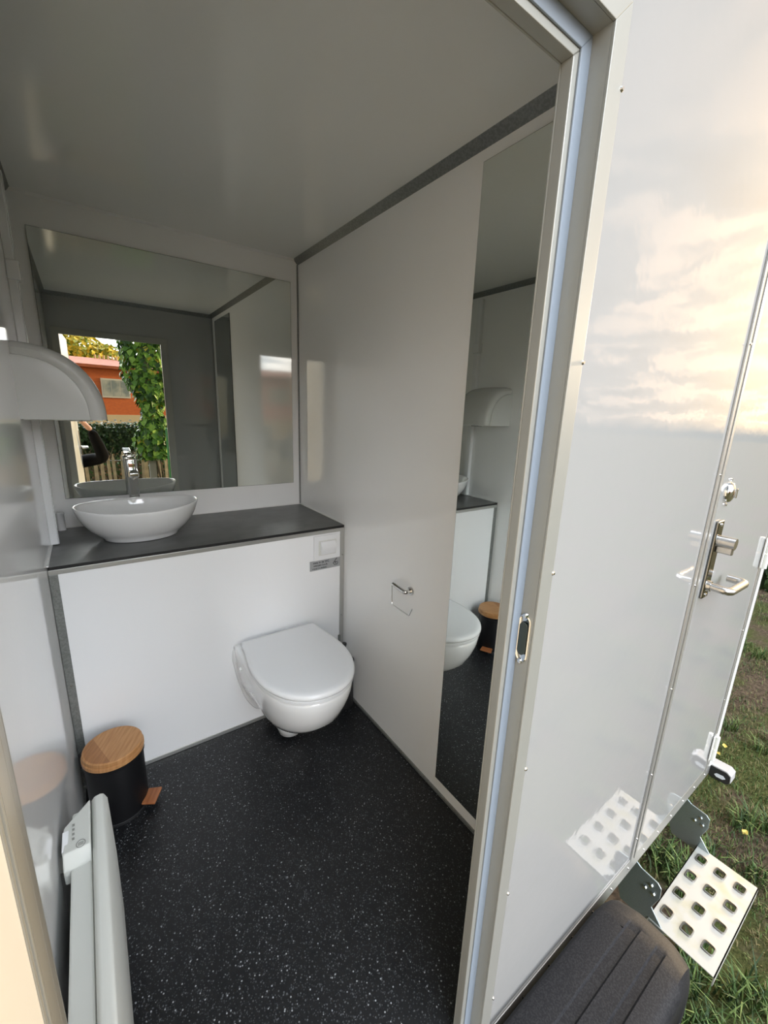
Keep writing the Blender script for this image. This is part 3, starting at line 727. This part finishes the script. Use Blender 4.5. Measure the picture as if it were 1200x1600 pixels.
# ================================================================== GROUND
def ground_material():
    M = bpy.data.materials.new('lawn_soil'); M.use_nodes = True
    t = M.node_tree; bs_ = t.nodes['Principled BSDF']; bs_.inputs['Roughness'].default_value = .95; bs_.inputs['Specular IOR Level'].default_value = .1
    tcn = t.nodes.new('ShaderNodeTexCoord')
    def noise(sc, de, ro=.6):
        n = t.nodes.new('ShaderNodeTexNoise'); n.inputs['Scale'].default_value = sc; n.inputs['Detail'].default_value = de; n.inputs['Roughness'].default_value = ro
        t.links.new(tcn.outputs['Object'], n.inputs['Vector']); return n.outputs[0]
    def rmp(v, a, c, ca, cb):
        r = t.nodes.new('ShaderNodeValToRGB'); r.color_ramp.elements[0].position = a; r.color_ramp.elements[1].position = c
        r.color_ramp.elements[0].color = (*ca, 1); r.color_ramp.elements[1].color = (*cb, 1); t.links.new(v, r.inputs[0]); return r.outputs[0]
    soil = rmp(noise(38, 6), .3, .7, (.055, .040, .028), (.19, .14, .095)); gr = rmp(noise(90, 5, .7), .3, .7, (.035, .05, .016), (.15, .155, .055))
    mx = t.nodes.new('ShaderNodeMix'); mx.data_type = 'RGBA'
    mr = t.nodes.new('ShaderNodeMapRange'); mr.inputs[1].default_value = .44; mr.inputs[2].default_value = .54; t.links.new(noise(1.7, 5), mr.inputs[0])
    t.links.new(mr.outputs[0], mx.inputs[0]); t.links.new(soil, mx.inputs[6]); t.links.new(gr, mx.inputs[7]); t.links.new(mx.outputs[2], bs_.inputs['Base Color'])
    bp = t.nodes.new('ShaderNodeBump'); bp.inputs['Strength'].default_value = .9; bp.inputs['Distance'].default_value = .02
    t.links.new(noise(70, 6, .75), bp.inputs['Height']); t.links.new(bp.outputs[0], bs_.inputs['Normal'])
    return M
b = bm_()
bmesh.ops.create_grid(b, x_segments=90, y_segments=90, size=60)
for v in b.verts:
    v.co.z = GZ + .012 * math.sin(v.co.x * 2.1) * math.cos(v.co.y * 1.7)
struct(obj('ground', b, ground_material(), smooth=True), 'worn lawn with bare brown soil around the trailer', 'ground')

M_g1 = mat('grass_green', (.060, .115, .026), .7); M_g2 = mat('grass_light', (.135, .20, .05), .7); M_g3 = mat('grass_dry', (.24, .195, .09), .8); M_g4 = mat('grass_dark', (.03, .062, .018), .7)
from mathutils import noise as MN
def blades(cs_, name, label):
    V = []; F = []; MI = []
    for (x, y, h, wd, m_) in cs_:
        a = random.uniform(0, 2 * PI); lean = random.uniform(.25, 1.1) * h; dx, dy = math.cos(a) * lean, math.sin(a) * lean
        px, py = -math.sin(a) * wd, math.cos(a) * wd; i = len(V)
        V += [(x - px, y - py, GZ - .01), (x + px, y + py, GZ - .01), (x + dx * .35 + px * .8, y + dy * .35 + py * .8, GZ + h * .6), (x + dx * .35 - px * .8, y + dy * .35 - py * .8, GZ + h * .6), (x + dx, y + dy, GZ + h * random.uniform(.75, 1))]
        F += [(i, i + 1, i + 2, i + 3), (i + 3, i + 2, i + 4)]; MI += [m_, m_]
    me = bpy.data.meshes.new(name); me.from_pydata(V, [], F)
    o = link(me, name, [M_g1, M_g2, M_g3, M_g4]); me.polygons.foreach_set('material_index', MI)
    tag(o, label, 'grass', kind='stuff'); return o
cs_ = []
tries = 0
while len(cs_) < 60000:
    r = random.random()
    x = .15 + 6.5 * random.random() ** 1.5; y = random.uniform(-3.2, -.2 + .25 * x)
    g = MN.noise(Vector((x * 1.5, y * 1.5, 3.3))) + .5 * MN.noise(Vector((x * 5, y * 5, 1.3)))
    tries += 1
    if random.random() > .32 + 1.5 * (g + .10): continue
    h = random.uniform(.012, .034) * (1.2 if g > .1 else .8)
    mm = random.choices((0, 1, 2, 3), (3, 2.4, 5.5 if g < .18 else 2.2, 1.6))[0]
    cs_.append((x, y, h, random.uniform(.0010, .0022), mm))
blades(cs_, 'short_grass', 'short patchy green and straw-coloured grass beside the trailer')
cs_ = []
for _ in range(170):
    x = .30 + 4.5 * random.random() ** 1.5; y = random.uniform(-2.6, -.9)
    if MN.noise(Vector((x * 1.5, y * 1.5, 3.3))) < -.12: continue
    k = random.randint(22, 48)
    for _ in range(k):
        cs_.append((x + random.gauss(0, .022), y + random.gauss(0, .022), random.uniform(.05, .11), random.uniform(.0018, .0034), random.choices((0, 1, 3), (4, 2.5, 2))[0]))
for (x, y) in ((.62, -1.86), (.70, -1.96), (.55, -1.98), (.50, -1.95), (.78, -2.02), (1.00, -1.62), (.96, -1.72), (1.18, -1.72), (1.55, -1.78), (1.62, -1.84), (.60, -2.05), (.72, -1.85), (.46, -1.86)):
    for _ in range(60):
        cs_.append((x + random.gauss(0, .03), y + random.gauss(0, .03), random.uniform(.05, .13), random.uniform(.002, .0038), random.choices((0, 1, 3), (4, 2, 2))[0]))
blades(cs_, 'grass_tufts', 'longer green grass tufts growing beside the step and mudguard')
M_leafy = mat('yellow_leaf', (.62, .46, .10), .6)
def leaf_mesh(name, L, Wd):
    me = bpy.data.meshes.new(name)
    V = [(0, 0, 0), (Wd * .5, L * .35, .10 * L), (0, L * .5, 0), (-Wd * .5, L * .35, .10 * L), (Wd * .28, L * .75, .05 * L), (-Wd * .28, L * .75, .05 * L), (0, L, -.05 * L)]
    F = [(0, 1, 2), (0, 2, 3), (1, 4, 2), (2, 5, 3), (4, 6, 2), (2, 6, 5)]
    me.from_pydata(V, [], F); return me
lm_ = leaf_mesh('fallen_leaf', .035, .026); lm_.materials.append(M_leafy)
for (x, y), lab in (((1.46, -1.79), 'yellow fallen leaf on the grass right of the step'), ((2.05, -1.55), 'yellow fallen leaf on the grass beyond the trailer corner, farther of the pair'), ((1.97, -1.53), 'yellow fallen leaf on the grass beyond the trailer corner, nearer of the pair')):
    o = bpy.data.objects.new('fallen_leaf', lm_); COL.objects.link(o); o.location = (x, y, GZ + .035); o.rotation_euler = (.2, .1, random.uniform(0, 6)); tag(o, lab, 'leaf', 'yellow fallen leaves')

# ================================================================== GARDEN behind the photographer (seen in the mirror)
def foliage(name, pts, size, mats, parent, jitter=.35, down=True, kind='stuff', wts=None):
    """many small leaves as one mesh"""
    V = []; F = []; MI = []
    for (p, nrm) in pts:
        L = size * random.uniform(.7, 1.35); n_ = Vector(nrm) + Vector((random.gauss(0, jitter), random.gauss(0, jitter), random.gauss(0, jitter))); n_.normalize()
        d = Vector((random.gauss(0, .5), random.gauss(0, .5), -1 if down else random.gauss(0, .7))); d = (d - n_ * d.dot(n_)).normalized(); s = n_.cross(d); i = len(V); wd = L * .45
        p = Vector(p)
        V += [p, p + d * L * .35 + s * wd + n_ * L * .08, p + d * L * .55, p + d * L * .35 - s * wd + n_ * L * .08, p + d * L]
        F += [(i, i + 1, i + 2), (i, i + 2, i + 3), (i + 1, i + 4, i + 2), (i + 2, i + 4, i + 3)]
        k = random.choices(range(len(mats)), wts or [1] * len(mats))[0]; MI += [k] * 4
    me = bpy.data.meshes.new(name); me.from_pydata([tuple(v) for v in V], [], F)
    o = link(me, name, mats, parent); me.polygons.foreach_set('material_index', MI)
    if kind: o['kind'] = kind
    return o
M_l1 = mat('vine_green', (.13, .30, .04), .45); M_l2 = mat('vine_bright', (.32, .55, .08), .45); M_l3 = mat('vine_dark', (.04, .11, .02), .4); M_l4 = mat('vine_yellow', (.62, .52, .06), .5)
M_h1 = mat('hedge_dark', (.018, .045, .010), .6); M_h2 = mat('hedge_mid', (.035, .08, .018), .6)
M_y1 = mat('autumn_yellow', (.80, .66, .07), .6); M_y2 = mat('autumn_green', (.40, .48, .07), .6)
M_bark = mat('bark', (.12, .09, .06), .9)
# vine pillar
vp = thing('vine_column', 'large-leaved green vine climbing a tall post outside, seen in the mirror', 'vine', (-.11, -5.3, GZ))
pts = []
def vrad(z): return .30 + .10 * math.sin(z * 2.3 + .5) + .05 * math.sin(z * 6.1) - .05
for _ in range(4200):
    z = random.uniform(1.12, 3.9); a = random.uniform(0, 2 * PI); r = vrad(z) * random.uniform(.78, 1.05); taper = 1.0 if z > 1.5 else .55 + .45 * (z - 1.1) / .4
    pts.append(((r * 1.25 * taper * math.cos(a) + .06, r * taper * math.sin(a), z), (math.cos(a), math.sin(a), .3)))
foliage('foliage', pts, .075, [M_l1, M_l2, M_l3, M_l4], vp, wts=(5, 4, 3.5, .8))
lmesh = [leaf_mesh('leaf', .105, .095) for _ in range(3)]
for me, q in zip(lmesh, (M_l1, M_l2, M_l3)): me.materials.append(q)
for i in range(280):
    z = random.uniform(1.2, 3.2); a = random.uniform(PI * .05, PI * .95); r = vrad(z) * 1.07; taper = 1.0 if z > 1.5 else .55 + .45 * (z - 1.1) / .4
    o = bpy.data.objects.new('leaf', lmesh[i % 3]); COL.objects.link(o); o.parent = vp
    o.location = (r * 1.25 * taper * math.cos(a) + .06, r * taper * math.sin(a), z)
    o.rotation_euler = (math.radians(-90 + random.uniform(-35, 35)) + PI * 0, random.uniform(-.5, .5), a - PI / 2 + random.uniform(-.5, .5))
M_post = mat('weathered_post', (.40, .38, .33), .8)
b = bm_(); bx(b, -.045, .045, -.045, .045, 0, 3.6); obj('post', b, M_post, vp)
b = bm_(); tube(b, [(.10, .06, 0), (.12, .08, .5), (.05, .10, 1.1), (.02, .05, 1.8)], .012, 8); tube(b, [(.22, .02, 0), (.16, .05, .4), (.12, .10, .9), (.05, .02, 1.6)], .009, 8); obj('stem', b, M_bark, vp)
# hedge
hg = thing('hedge', 'dark evergreen hedge behind the paling fence, seen in the mirror', 'hedge', (-.9, -9.4, GZ))
b = bm_(); bx(b, -2.2, 2.1, -.4, .3, 0, 1.36)
bmesh.ops.subdivide_edges(b, edges=b.edges[:], cuts=8, use_grid_fill=True)
for v in b.verts: v.co += Vector((0, MN.noise(v.co * 2) * .12, MN.noise(v.co * 1.7) * .08 if v.co.z > .5 else 0))
obj('core', b, M_h1, hg)
pts = []
for _ in range(9000):
    x = random.uniform(-2.3, 2.2); z = random.uniform(0.2, 1.46)
    if random.random() < .8: pts.append(((x, .36 + random.gauss(0, .06), z), (0, 1, .2)))
    else: pts.append(((x, random.uniform(-.4, .4), 1.39 + random.gauss(0, .05)), (0, .2, 1)))
foliage('foliage', pts, .06, [M_h1, M_h2, M_l3], hg, wts=(3, 3, 1))
# paling fence: every paling its own part
fn = thing('paling_fence', 'rustic chestnut paling fence outside behind the photographer', 'fence', (-.4, -6.2, GZ))
pmesh = []
for k in range(4):
    b = bm_(); hw, hh = random.uniform(.022, .036), random.uniform(1.08, 1.22)
    prism(b, [(-hw, 0), (hw, 0), (hw * .9, hh - .09), (.004, hh), (-.004, hh), (-hw * .9, hh - .09)], 1, -.012, .012)
    bmesh.ops.recalc_face_normals(b, faces=b.faces[:]); me = bpy.data.meshes.new('paling'); b.to_mesh(me); b.free(); me.materials.append(M_picket); pmesh.append(me)
for i in range(42):
    o = bpy.data.objects.new('paling', pmesh[i % 4]); COL.objects.link(o); o.parent = fn
    o.location = (-2.3 + i * .093 + random.uniform(-.012, .012), random.uniform(-.02, .02), random.uniform(-.03, .03)); o.rotation_euler = (random.uniform(-.03, .03), random.uniform(-.045, .045), random.uniform(-.3, .3))
M_wire = mat('fence_wire', (.3, .29, .27), .5, .8)
for z_ in (.25, .62, .98):
    b = bm_(); tube(b, [(-2.35 + k * .4, .016, z_ + .006 * math.sin(k * 1.7)) for k in range(11)], .004, 6); obj('wire', b, M_wire, fn)
gp = obj('green_post', bx(bm_(), -.035, .035, -.035, .035, 0, 1.62), mat('green_paint', (.06, .30, .08), .4), bevel=.004); gp.location = (-.005, -4.2, GZ); tag(gp, 'bright green painted post beside the vine, seen at the mirror opening edge', 'post')
# shrubs at floor level behind fence
bk = thing('brushwood', 'tangled brown brushwood between the fence and the hedge', 'shrub', (-.5, -7.4, GZ))
b = bm_()
for _ in range(240):
    x = random.uniform(-2, 1.6); y = random.uniform(-.4, .5); h = random.uniform(.5, 1.1)
    tube(b, [(x, y, 0), (x + random.gauss(0, .12), y + random.gauss(0, .1), h * .5), (x + random.gauss(0, .28), y + random.gauss(0, .2), h)], [.012, .008, .003], 5)
o = obj('branches', b, M_bark, bk); o['kind'] = 'stuff'
pts = [((random.uniform(-2, 1.6), random.uniform(-.5, .5), random.uniform(.05, .95)), (0, 1, .3)) for _ in range(2500)]
foliage('foliage', pts, .05, [M_h2, M_l3, mat('dry_leaf', (.20, .12, .06), .8)], bk, wts=(2, 1.5, 2))
# brick house
hs = thing('brick_house', 'orange brick house with a cream ground floor beyond the hedge, seen in the mirror', 'house', (-1.6, -24, GZ), math.radians(-12))
def brick_material():
    M = bpy.data.materials.new('orange_brick'); M.use_nodes = True
    t = M.node_tree; b_ = t.nodes['Principled BSDF']; b_.inputs['Roughness'].default_value = .85
    tcn = t.nodes.new('ShaderNodeTexCoord'); mp = t.nodes.new('ShaderNodeMapping'); mp.inputs['Rotation'].default_value = (PI / 2, 0, 0)
    br = t.nodes.new('ShaderNodeTexBrick'); br.inputs['Scale'].default_value = 4.5; br.inputs['Color1'].default_value = (.88, .22, .06, 1); br.inputs['Color2'].default_value = (.78, .18, .055, 1); br.inputs['Mortar'].default_value = (.55, .25, .14, 1); br.inputs['Mortar Size'].default_value = .012
    t.links.new(tcn.outputs['Object'], mp.inputs[0]); t.links.new(mp.outputs[0], br.inputs['Vector']); t.links.new(br.outputs[0], b_.inputs['Base Color']); return M
M_brick = brick_material(); M_tile = mat('red_roof_tile', (.58, .17, .08), .8, noise=(3, (.45, .13, .06), .4, .6, 4)); M_cr = mat('cream_plinth', (.85, .70, .45), .8); M_winf = mat('white_window_frame', (.85, .82, .72), .5); M_curt = mat('window_curtain', (.60, .62, .55), .3, noise=(2, (.30, .36, .36), .4, .6, 3))
b = bm_(); bx(b, -9, 9, -6, 0, 1.24, 3.62); obj('wall', b, M_brick, hs)
b = bm_(); bx(b, -9, 9, -6, .02, 0, 1.24); obj('plinth', b, M_cr, hs)
b = bm_(); prism(b, [(.35, 3.52), (.35, 3.66), (-3, 4.22), (-6.4, 3.6), (-6.4, 3.5)], 0, -9.3, 9.3); rf = obj('roof', b, M_tile, hs)
for k in range(6):
    b = bm_(); cyl(b, (2.25 + k * .21, -3, 4.15), (2.25 + k * .21, -3, 4.42), .055, .045, 10); obj('chimney_pot', b, M_cr, rf)
for wx in (-7.2, -4.4, -1.2, 2.27, 5.4):
    fr = obj('window', bx(bm_(), wx - .65, wx + .65, -.02, .06, 2.10, 3.05), M_winf, hs)
    for k in range(3): obj('pane', bx(bm_(), wx - .58 + k * .40, wx - .22 + k * .40, .055, .07, 2.18, 2.97), M_curt, fr)
# yellowing tree
tr_ = thing('yellow_tree', 'large yellow-green tree beyond the brick house, seen in the mirror', 'tree', (-3.0, -36, GZ))
b = bm_(); tube(b, [(0, 0, 0), (.1, 0, 1.8), (-.1, .1, 3.6)], [.32, .26, .2], 10); obj('trunk', b, M_bark, tr_)
pts = []
for _ in range(7000):
    c = random.choice(((-2.6, 0, 5.0, 2.3), (.2, 0, 5.3, 2.1), (2.2, 0, 4.9, 1.8), (-.6, 1, 4.6, 2.4), (3.9, 0, 4.3, 1.6), (1.4, 0, 3.8, 2.2)))
    d = Vector((random.gauss(0, 1), random.gauss(0, 1), random.gauss(0, 1))).normalized(); r = c[3] * random.uniform(.75, 1.05)
    pts.append((Vector(c[:3]) + d * r, d))
foliage('foliage', pts, .30, [M_y1, M_y2, M_l1], tr_, wts=(5, 3, .6), down=False)
# dark bush beyond the trailer, seen past its corner
bu = thing('dark_bush', 'dark green bush on the lawn beyond the far end of the trailer', 'bush', (6.6, -.7, GZ))
pts = []
for _ in range(6000):
    d = Vector((random.gauss(0, 1), random.gauss(0, 1), abs(random.gauss(0, 1)))).normalized(); r = random.uniform(.8, 1.0)
    pts.append((Vector((d.x * 1.1 * r, d.y * 1.5 * r, d.z * 1.3 * r)), d))
foliage('foliage', pts, .09, [M_h1, M_h2, M_l3], bu, wts=(2, 3, 1))
b = bm_(); bmesh.ops.create_icosphere(b, subdivisions=3, radius=1.0)
for v in b.verts: v.co = Vector((v.co.x * .95, v.co.y * 1.35, max(v.co.z, 0) * 1.15))
obj('core', b, M_h1, bu)

# ================================================================== PHOTOGRAPHER (only the raised arm shows, in the mirror)
pr_ = thing('person', 'person in black long-sleeved clothes holding up a phone, reflected in the square mirror', 'person', (-1.22, -2.62, GZ))
M_cloth = mat('black_cloth', (.004, .004, .005), .9, spec=.15); M_skin = mat('skin', (.62, .34, .24), .5); M_hair = mat('dark_hair', (.05, .035, .025), .6); M_jean = mat('dark_trousers', (.02, .022, .03), .8); M_shoe = mat('dark_shoe', (.03, .03, .03), .5)
def skin(name, verts, edges, radii, mt_, parent, root=0, sub=2):
    me = bpy.data.meshes.new(name); me.from_pydata([tuple(v) for v in verts], edges, [])
    o = link(me, name, None, parent)
    o.modifiers.new('skin', 'SKIN'); s = o.modifiers.new('sub', 'SUBSURF'); s.levels = sub; s.render_levels = sub
    for i, r in enumerate(radii):
        rr = r if isinstance(r, tuple) else (r, r); me.skin_vertices[0].data[i].radius = rr; me.skin_vertices[0].data[i].use_root = (i == root)
    bpy.context.view_layer.update(); dg = bpy.context.evaluated_depsgraph_get()
    m2 = bpy.data.meshes.new_from_object(o.evaluated_get(dg)); o.modifiers.clear(); o.data = m2; m2.name = name
    m2.materials.clear(); m2.materials.append(mt_)
    for p in m2.polygons: p.use_smooth = True
    return o
B0 = Vector((-1.22, -2.62, GZ))
def L(p): return Vector(p) - B0
wr = Vector((-.868, -2.105, 1.105)); elb = Vector((-.800, -2.285, .865)); sh = Vector((-1.02, -2.52, .80))
# body (clothed): pelvis, spine, shoulders, arms, legs
vb = [(0, 0, .92), (0, 0, 1.05), (0, .01, 1.20), (0, .01, 1.36), (0, 0, 1.44),          # 0-4 pelvis..neck base
      tuple(L(sh)), tuple(L(elb)), tuple(L(wr)),                                       # 5-7 right arm
      (-.19, 0, 1.38), (-.25, .02, 1.10), (-.22, .10, .86),                            # 8-10 left arm
      (.10, 0, .86), (.11, .03, .47), (.11, -.01, .10),                                # 11-13 right leg
      (-.10, 0, .86), (-.11, .02, .47), (-.12, -.02, .10)]                             # 14-16 left leg
eb = [(0, 1), (1, 2), (2, 3), (3, 4), (3, 5), (5, 6), (6, 7), (3, 8), (8, 9), (9, 10), (0, 11), (11, 12), (12, 13), (0, 14), (14, 15), (15, 16)]
rb = [(.16, .11), (.14, .10), (.155, .11), (.15, .10), (.06, .06), .062, .055, .036, .065, .05, .034, .085, .06, .042, .085, .06, .042]
skin('body', vb, eb, rb, M_cloth, pr_)
# head
b = bm_(); bmesh.ops.create_uvsphere(b, u_segments=28, v_segments=20, radius=1)
for v in b.verts:
    x, y, z = v.co; jaw = 1 - .28 * max(0, -z); v.co = Vector((x * .076 * jaw, y * .095 * (1 - .1 * max(0, -z)), z * .118))
    if y > .8 and -.25 < z < .15 and abs(x) < .22: v.co.y += .020 * (1 - abs(x) / .25)
    if y > .7 and .12 < z < .3 and .2 < abs(x) < .6: v.co.y -= .006
    if y > .8 and -.62 < z < -.45 and abs(x) < .35: v.co.y += .005
hd_ = obj('head', b, M_skin, pr_, smooth=True, ang=180); hd_.location = (.01, .04, 1.625); hd_.rotation_euler = (math.radians(18), 0, math.radians(-18))
for s in (-1, 1):
    b = bm_(); bmesh.ops.create_uvsphere(b, u_segments=12, v_segments=8, radius=.011); o = obj('eye', b, M_plast, hd_, smooth=True); o.location = (s * .030, .083, .012)
    b = bm_(); bmesh.ops.create_uvsphere(b, u_segments=12, v_segments=8, radius=.03)
    for v in b.verts: v.co.x *= .25; v.co.y *= .6
    o = obj('ear', b, M_skin, hd_, smooth=True); o.location = (s * .077, 0, .0)
b = bm_(); tube(b, [(-.024, .086, -.058), (0, .093, -.060), (.024, .086, -.058)], [.003, .006, .003], 8); obj('mouth', b, mat('lips', (.5, .2, .17), .5), hd_, smooth=True)
b = bm_(); bmesh.ops.create_uvsphere(b, u_segments=28, v_segments=20, radius=1)
for v in list(b.verts):
    v.co = Vector((v.co.x * .083, v.co.y * .101 - .008, v.co.z * .122 + .008))
bmesh.ops.delete(b, geom=[f for f in b.faces if (f.calc_center_median().y > .045 and f.calc_center_median().z < .06) or f.calc_center_median().z < -.045], context='FACES')
obj('hair', b, M_hair, hd_, smooth=True, ang=180)
b = bm_(); tube(b, [(0, .0, 1.42), (.005, .02, 1.50), (.008, .03, 1.56)], [.056, .050, .050], 16); obj('neck', b, M_skin, pr_, smooth=True)
# phone
pz = CP - CU * .058 - CR * -.022 - CF * .014
phm = Matrix.Identity(4)
for i in range(3):
    phm[i][0] = CR[i]; phm[i][1] = CU[i]; phm[i][2] = -CF[i]; phm[i][3] = pz[i]
ph_ = thing('phone', 'phone held up by the black-sleeved person in the mirror', 'phone', pz); ph_.matrix_world = phm
b = bm_(); bx(b, -.036, .036, -.074, .074, -.004, .004); obj('case', b, M_rubber, ph_, bevel=.006, seg=3)
b = bm_(); bx(b, -.033, .033, -.070, .070, .0041, .0046); obj('screen', b, mat('dark_screen', (.02, .02, .025), .05), ph_)
# hand round the lower end of the phone
def LP(x, y, z): return (phm @ Vector((x, y, z))) - B0
hv = [L(wr), LP(.010, -.128, .018), LP(.006, -.095, .022), LP(.002, -.070, .022)]
palm = skin('hand', hv, [(0, 1), (1, 2), (2, 3)], [(.026, .022), (.034, .018), (.040, .016), (.034, .014)], M_skin, pr_)
for k, yk in enumerate((-.098, -.078, -.059, -.041)):     # fingers curl round one edge to the front of the phone
    ln = (.9, 1.0, 1.05, .95)[k]
    fv = [LP(.012, yk, .020), LP(.040, yk, .016), LP(.047, yk + .003, .002), LP(.044 - .001, yk + .005, -.0125), LP(.044 - .026 * ln, yk + .006, -.0135)]
    skin('finger', fv, [(0, 1), (1, 2), (2, 3), (3, 4)], [.009, .0088, .0082, .0078, .0068], M_skin, palm)
tv = [LP(-.012, -.105, .020), LP(-.034, -.080, .016), LP(-.044, -.055, .010), LP(-.040, -.030, .011)]
skin('thumb', tv, [(0, 1), (1, 2), (2, 3)], [.012, .0105, .0095, .008], M_skin, palm)
for s, i in ((1, 13), (-1, 16)):
    b = bm_(); prism(b, [(-.10, 0), (.19, 0), (.19, .03), (.12, .06), (.0, .10), (-.09, .10)], 0, -.045, .045); o = obj('shoe', b, M_shoe, pr_, bevel=.02, seg=3); o.location = (s * .115, -.01, 0)
lh = skin('left_hand', [(-.22, .10, .88), (-.222, .112, .82), (-.223, .122, .775)], [(0, 1), (1, 2)], [(.024, .020), (.030, .014), (.030, .013)], M_skin, pr_)
for k in range(4):
    yk = .098 + k * .016; ln = (.85, 1., 1.05, .92)[k]
    skin('finger', [(-.222, yk, .79), (-.222, yk + .004, .755 - .01 * ln), (-.214, yk + .006, .735 - .018 * ln), (-.204, yk + .004, .722 - .022 * ln)], [(0, 1), (1, 2), (2, 3)], [.0085, .008, .0075, .0065], M_skin, lh)
skin('thumb', [(-.216, .135, .825), (-.205, .155, .795), (-.198, .160, .768)], [(0, 1), (1, 2)], [.011, .0095, .008], M_skin, lh)
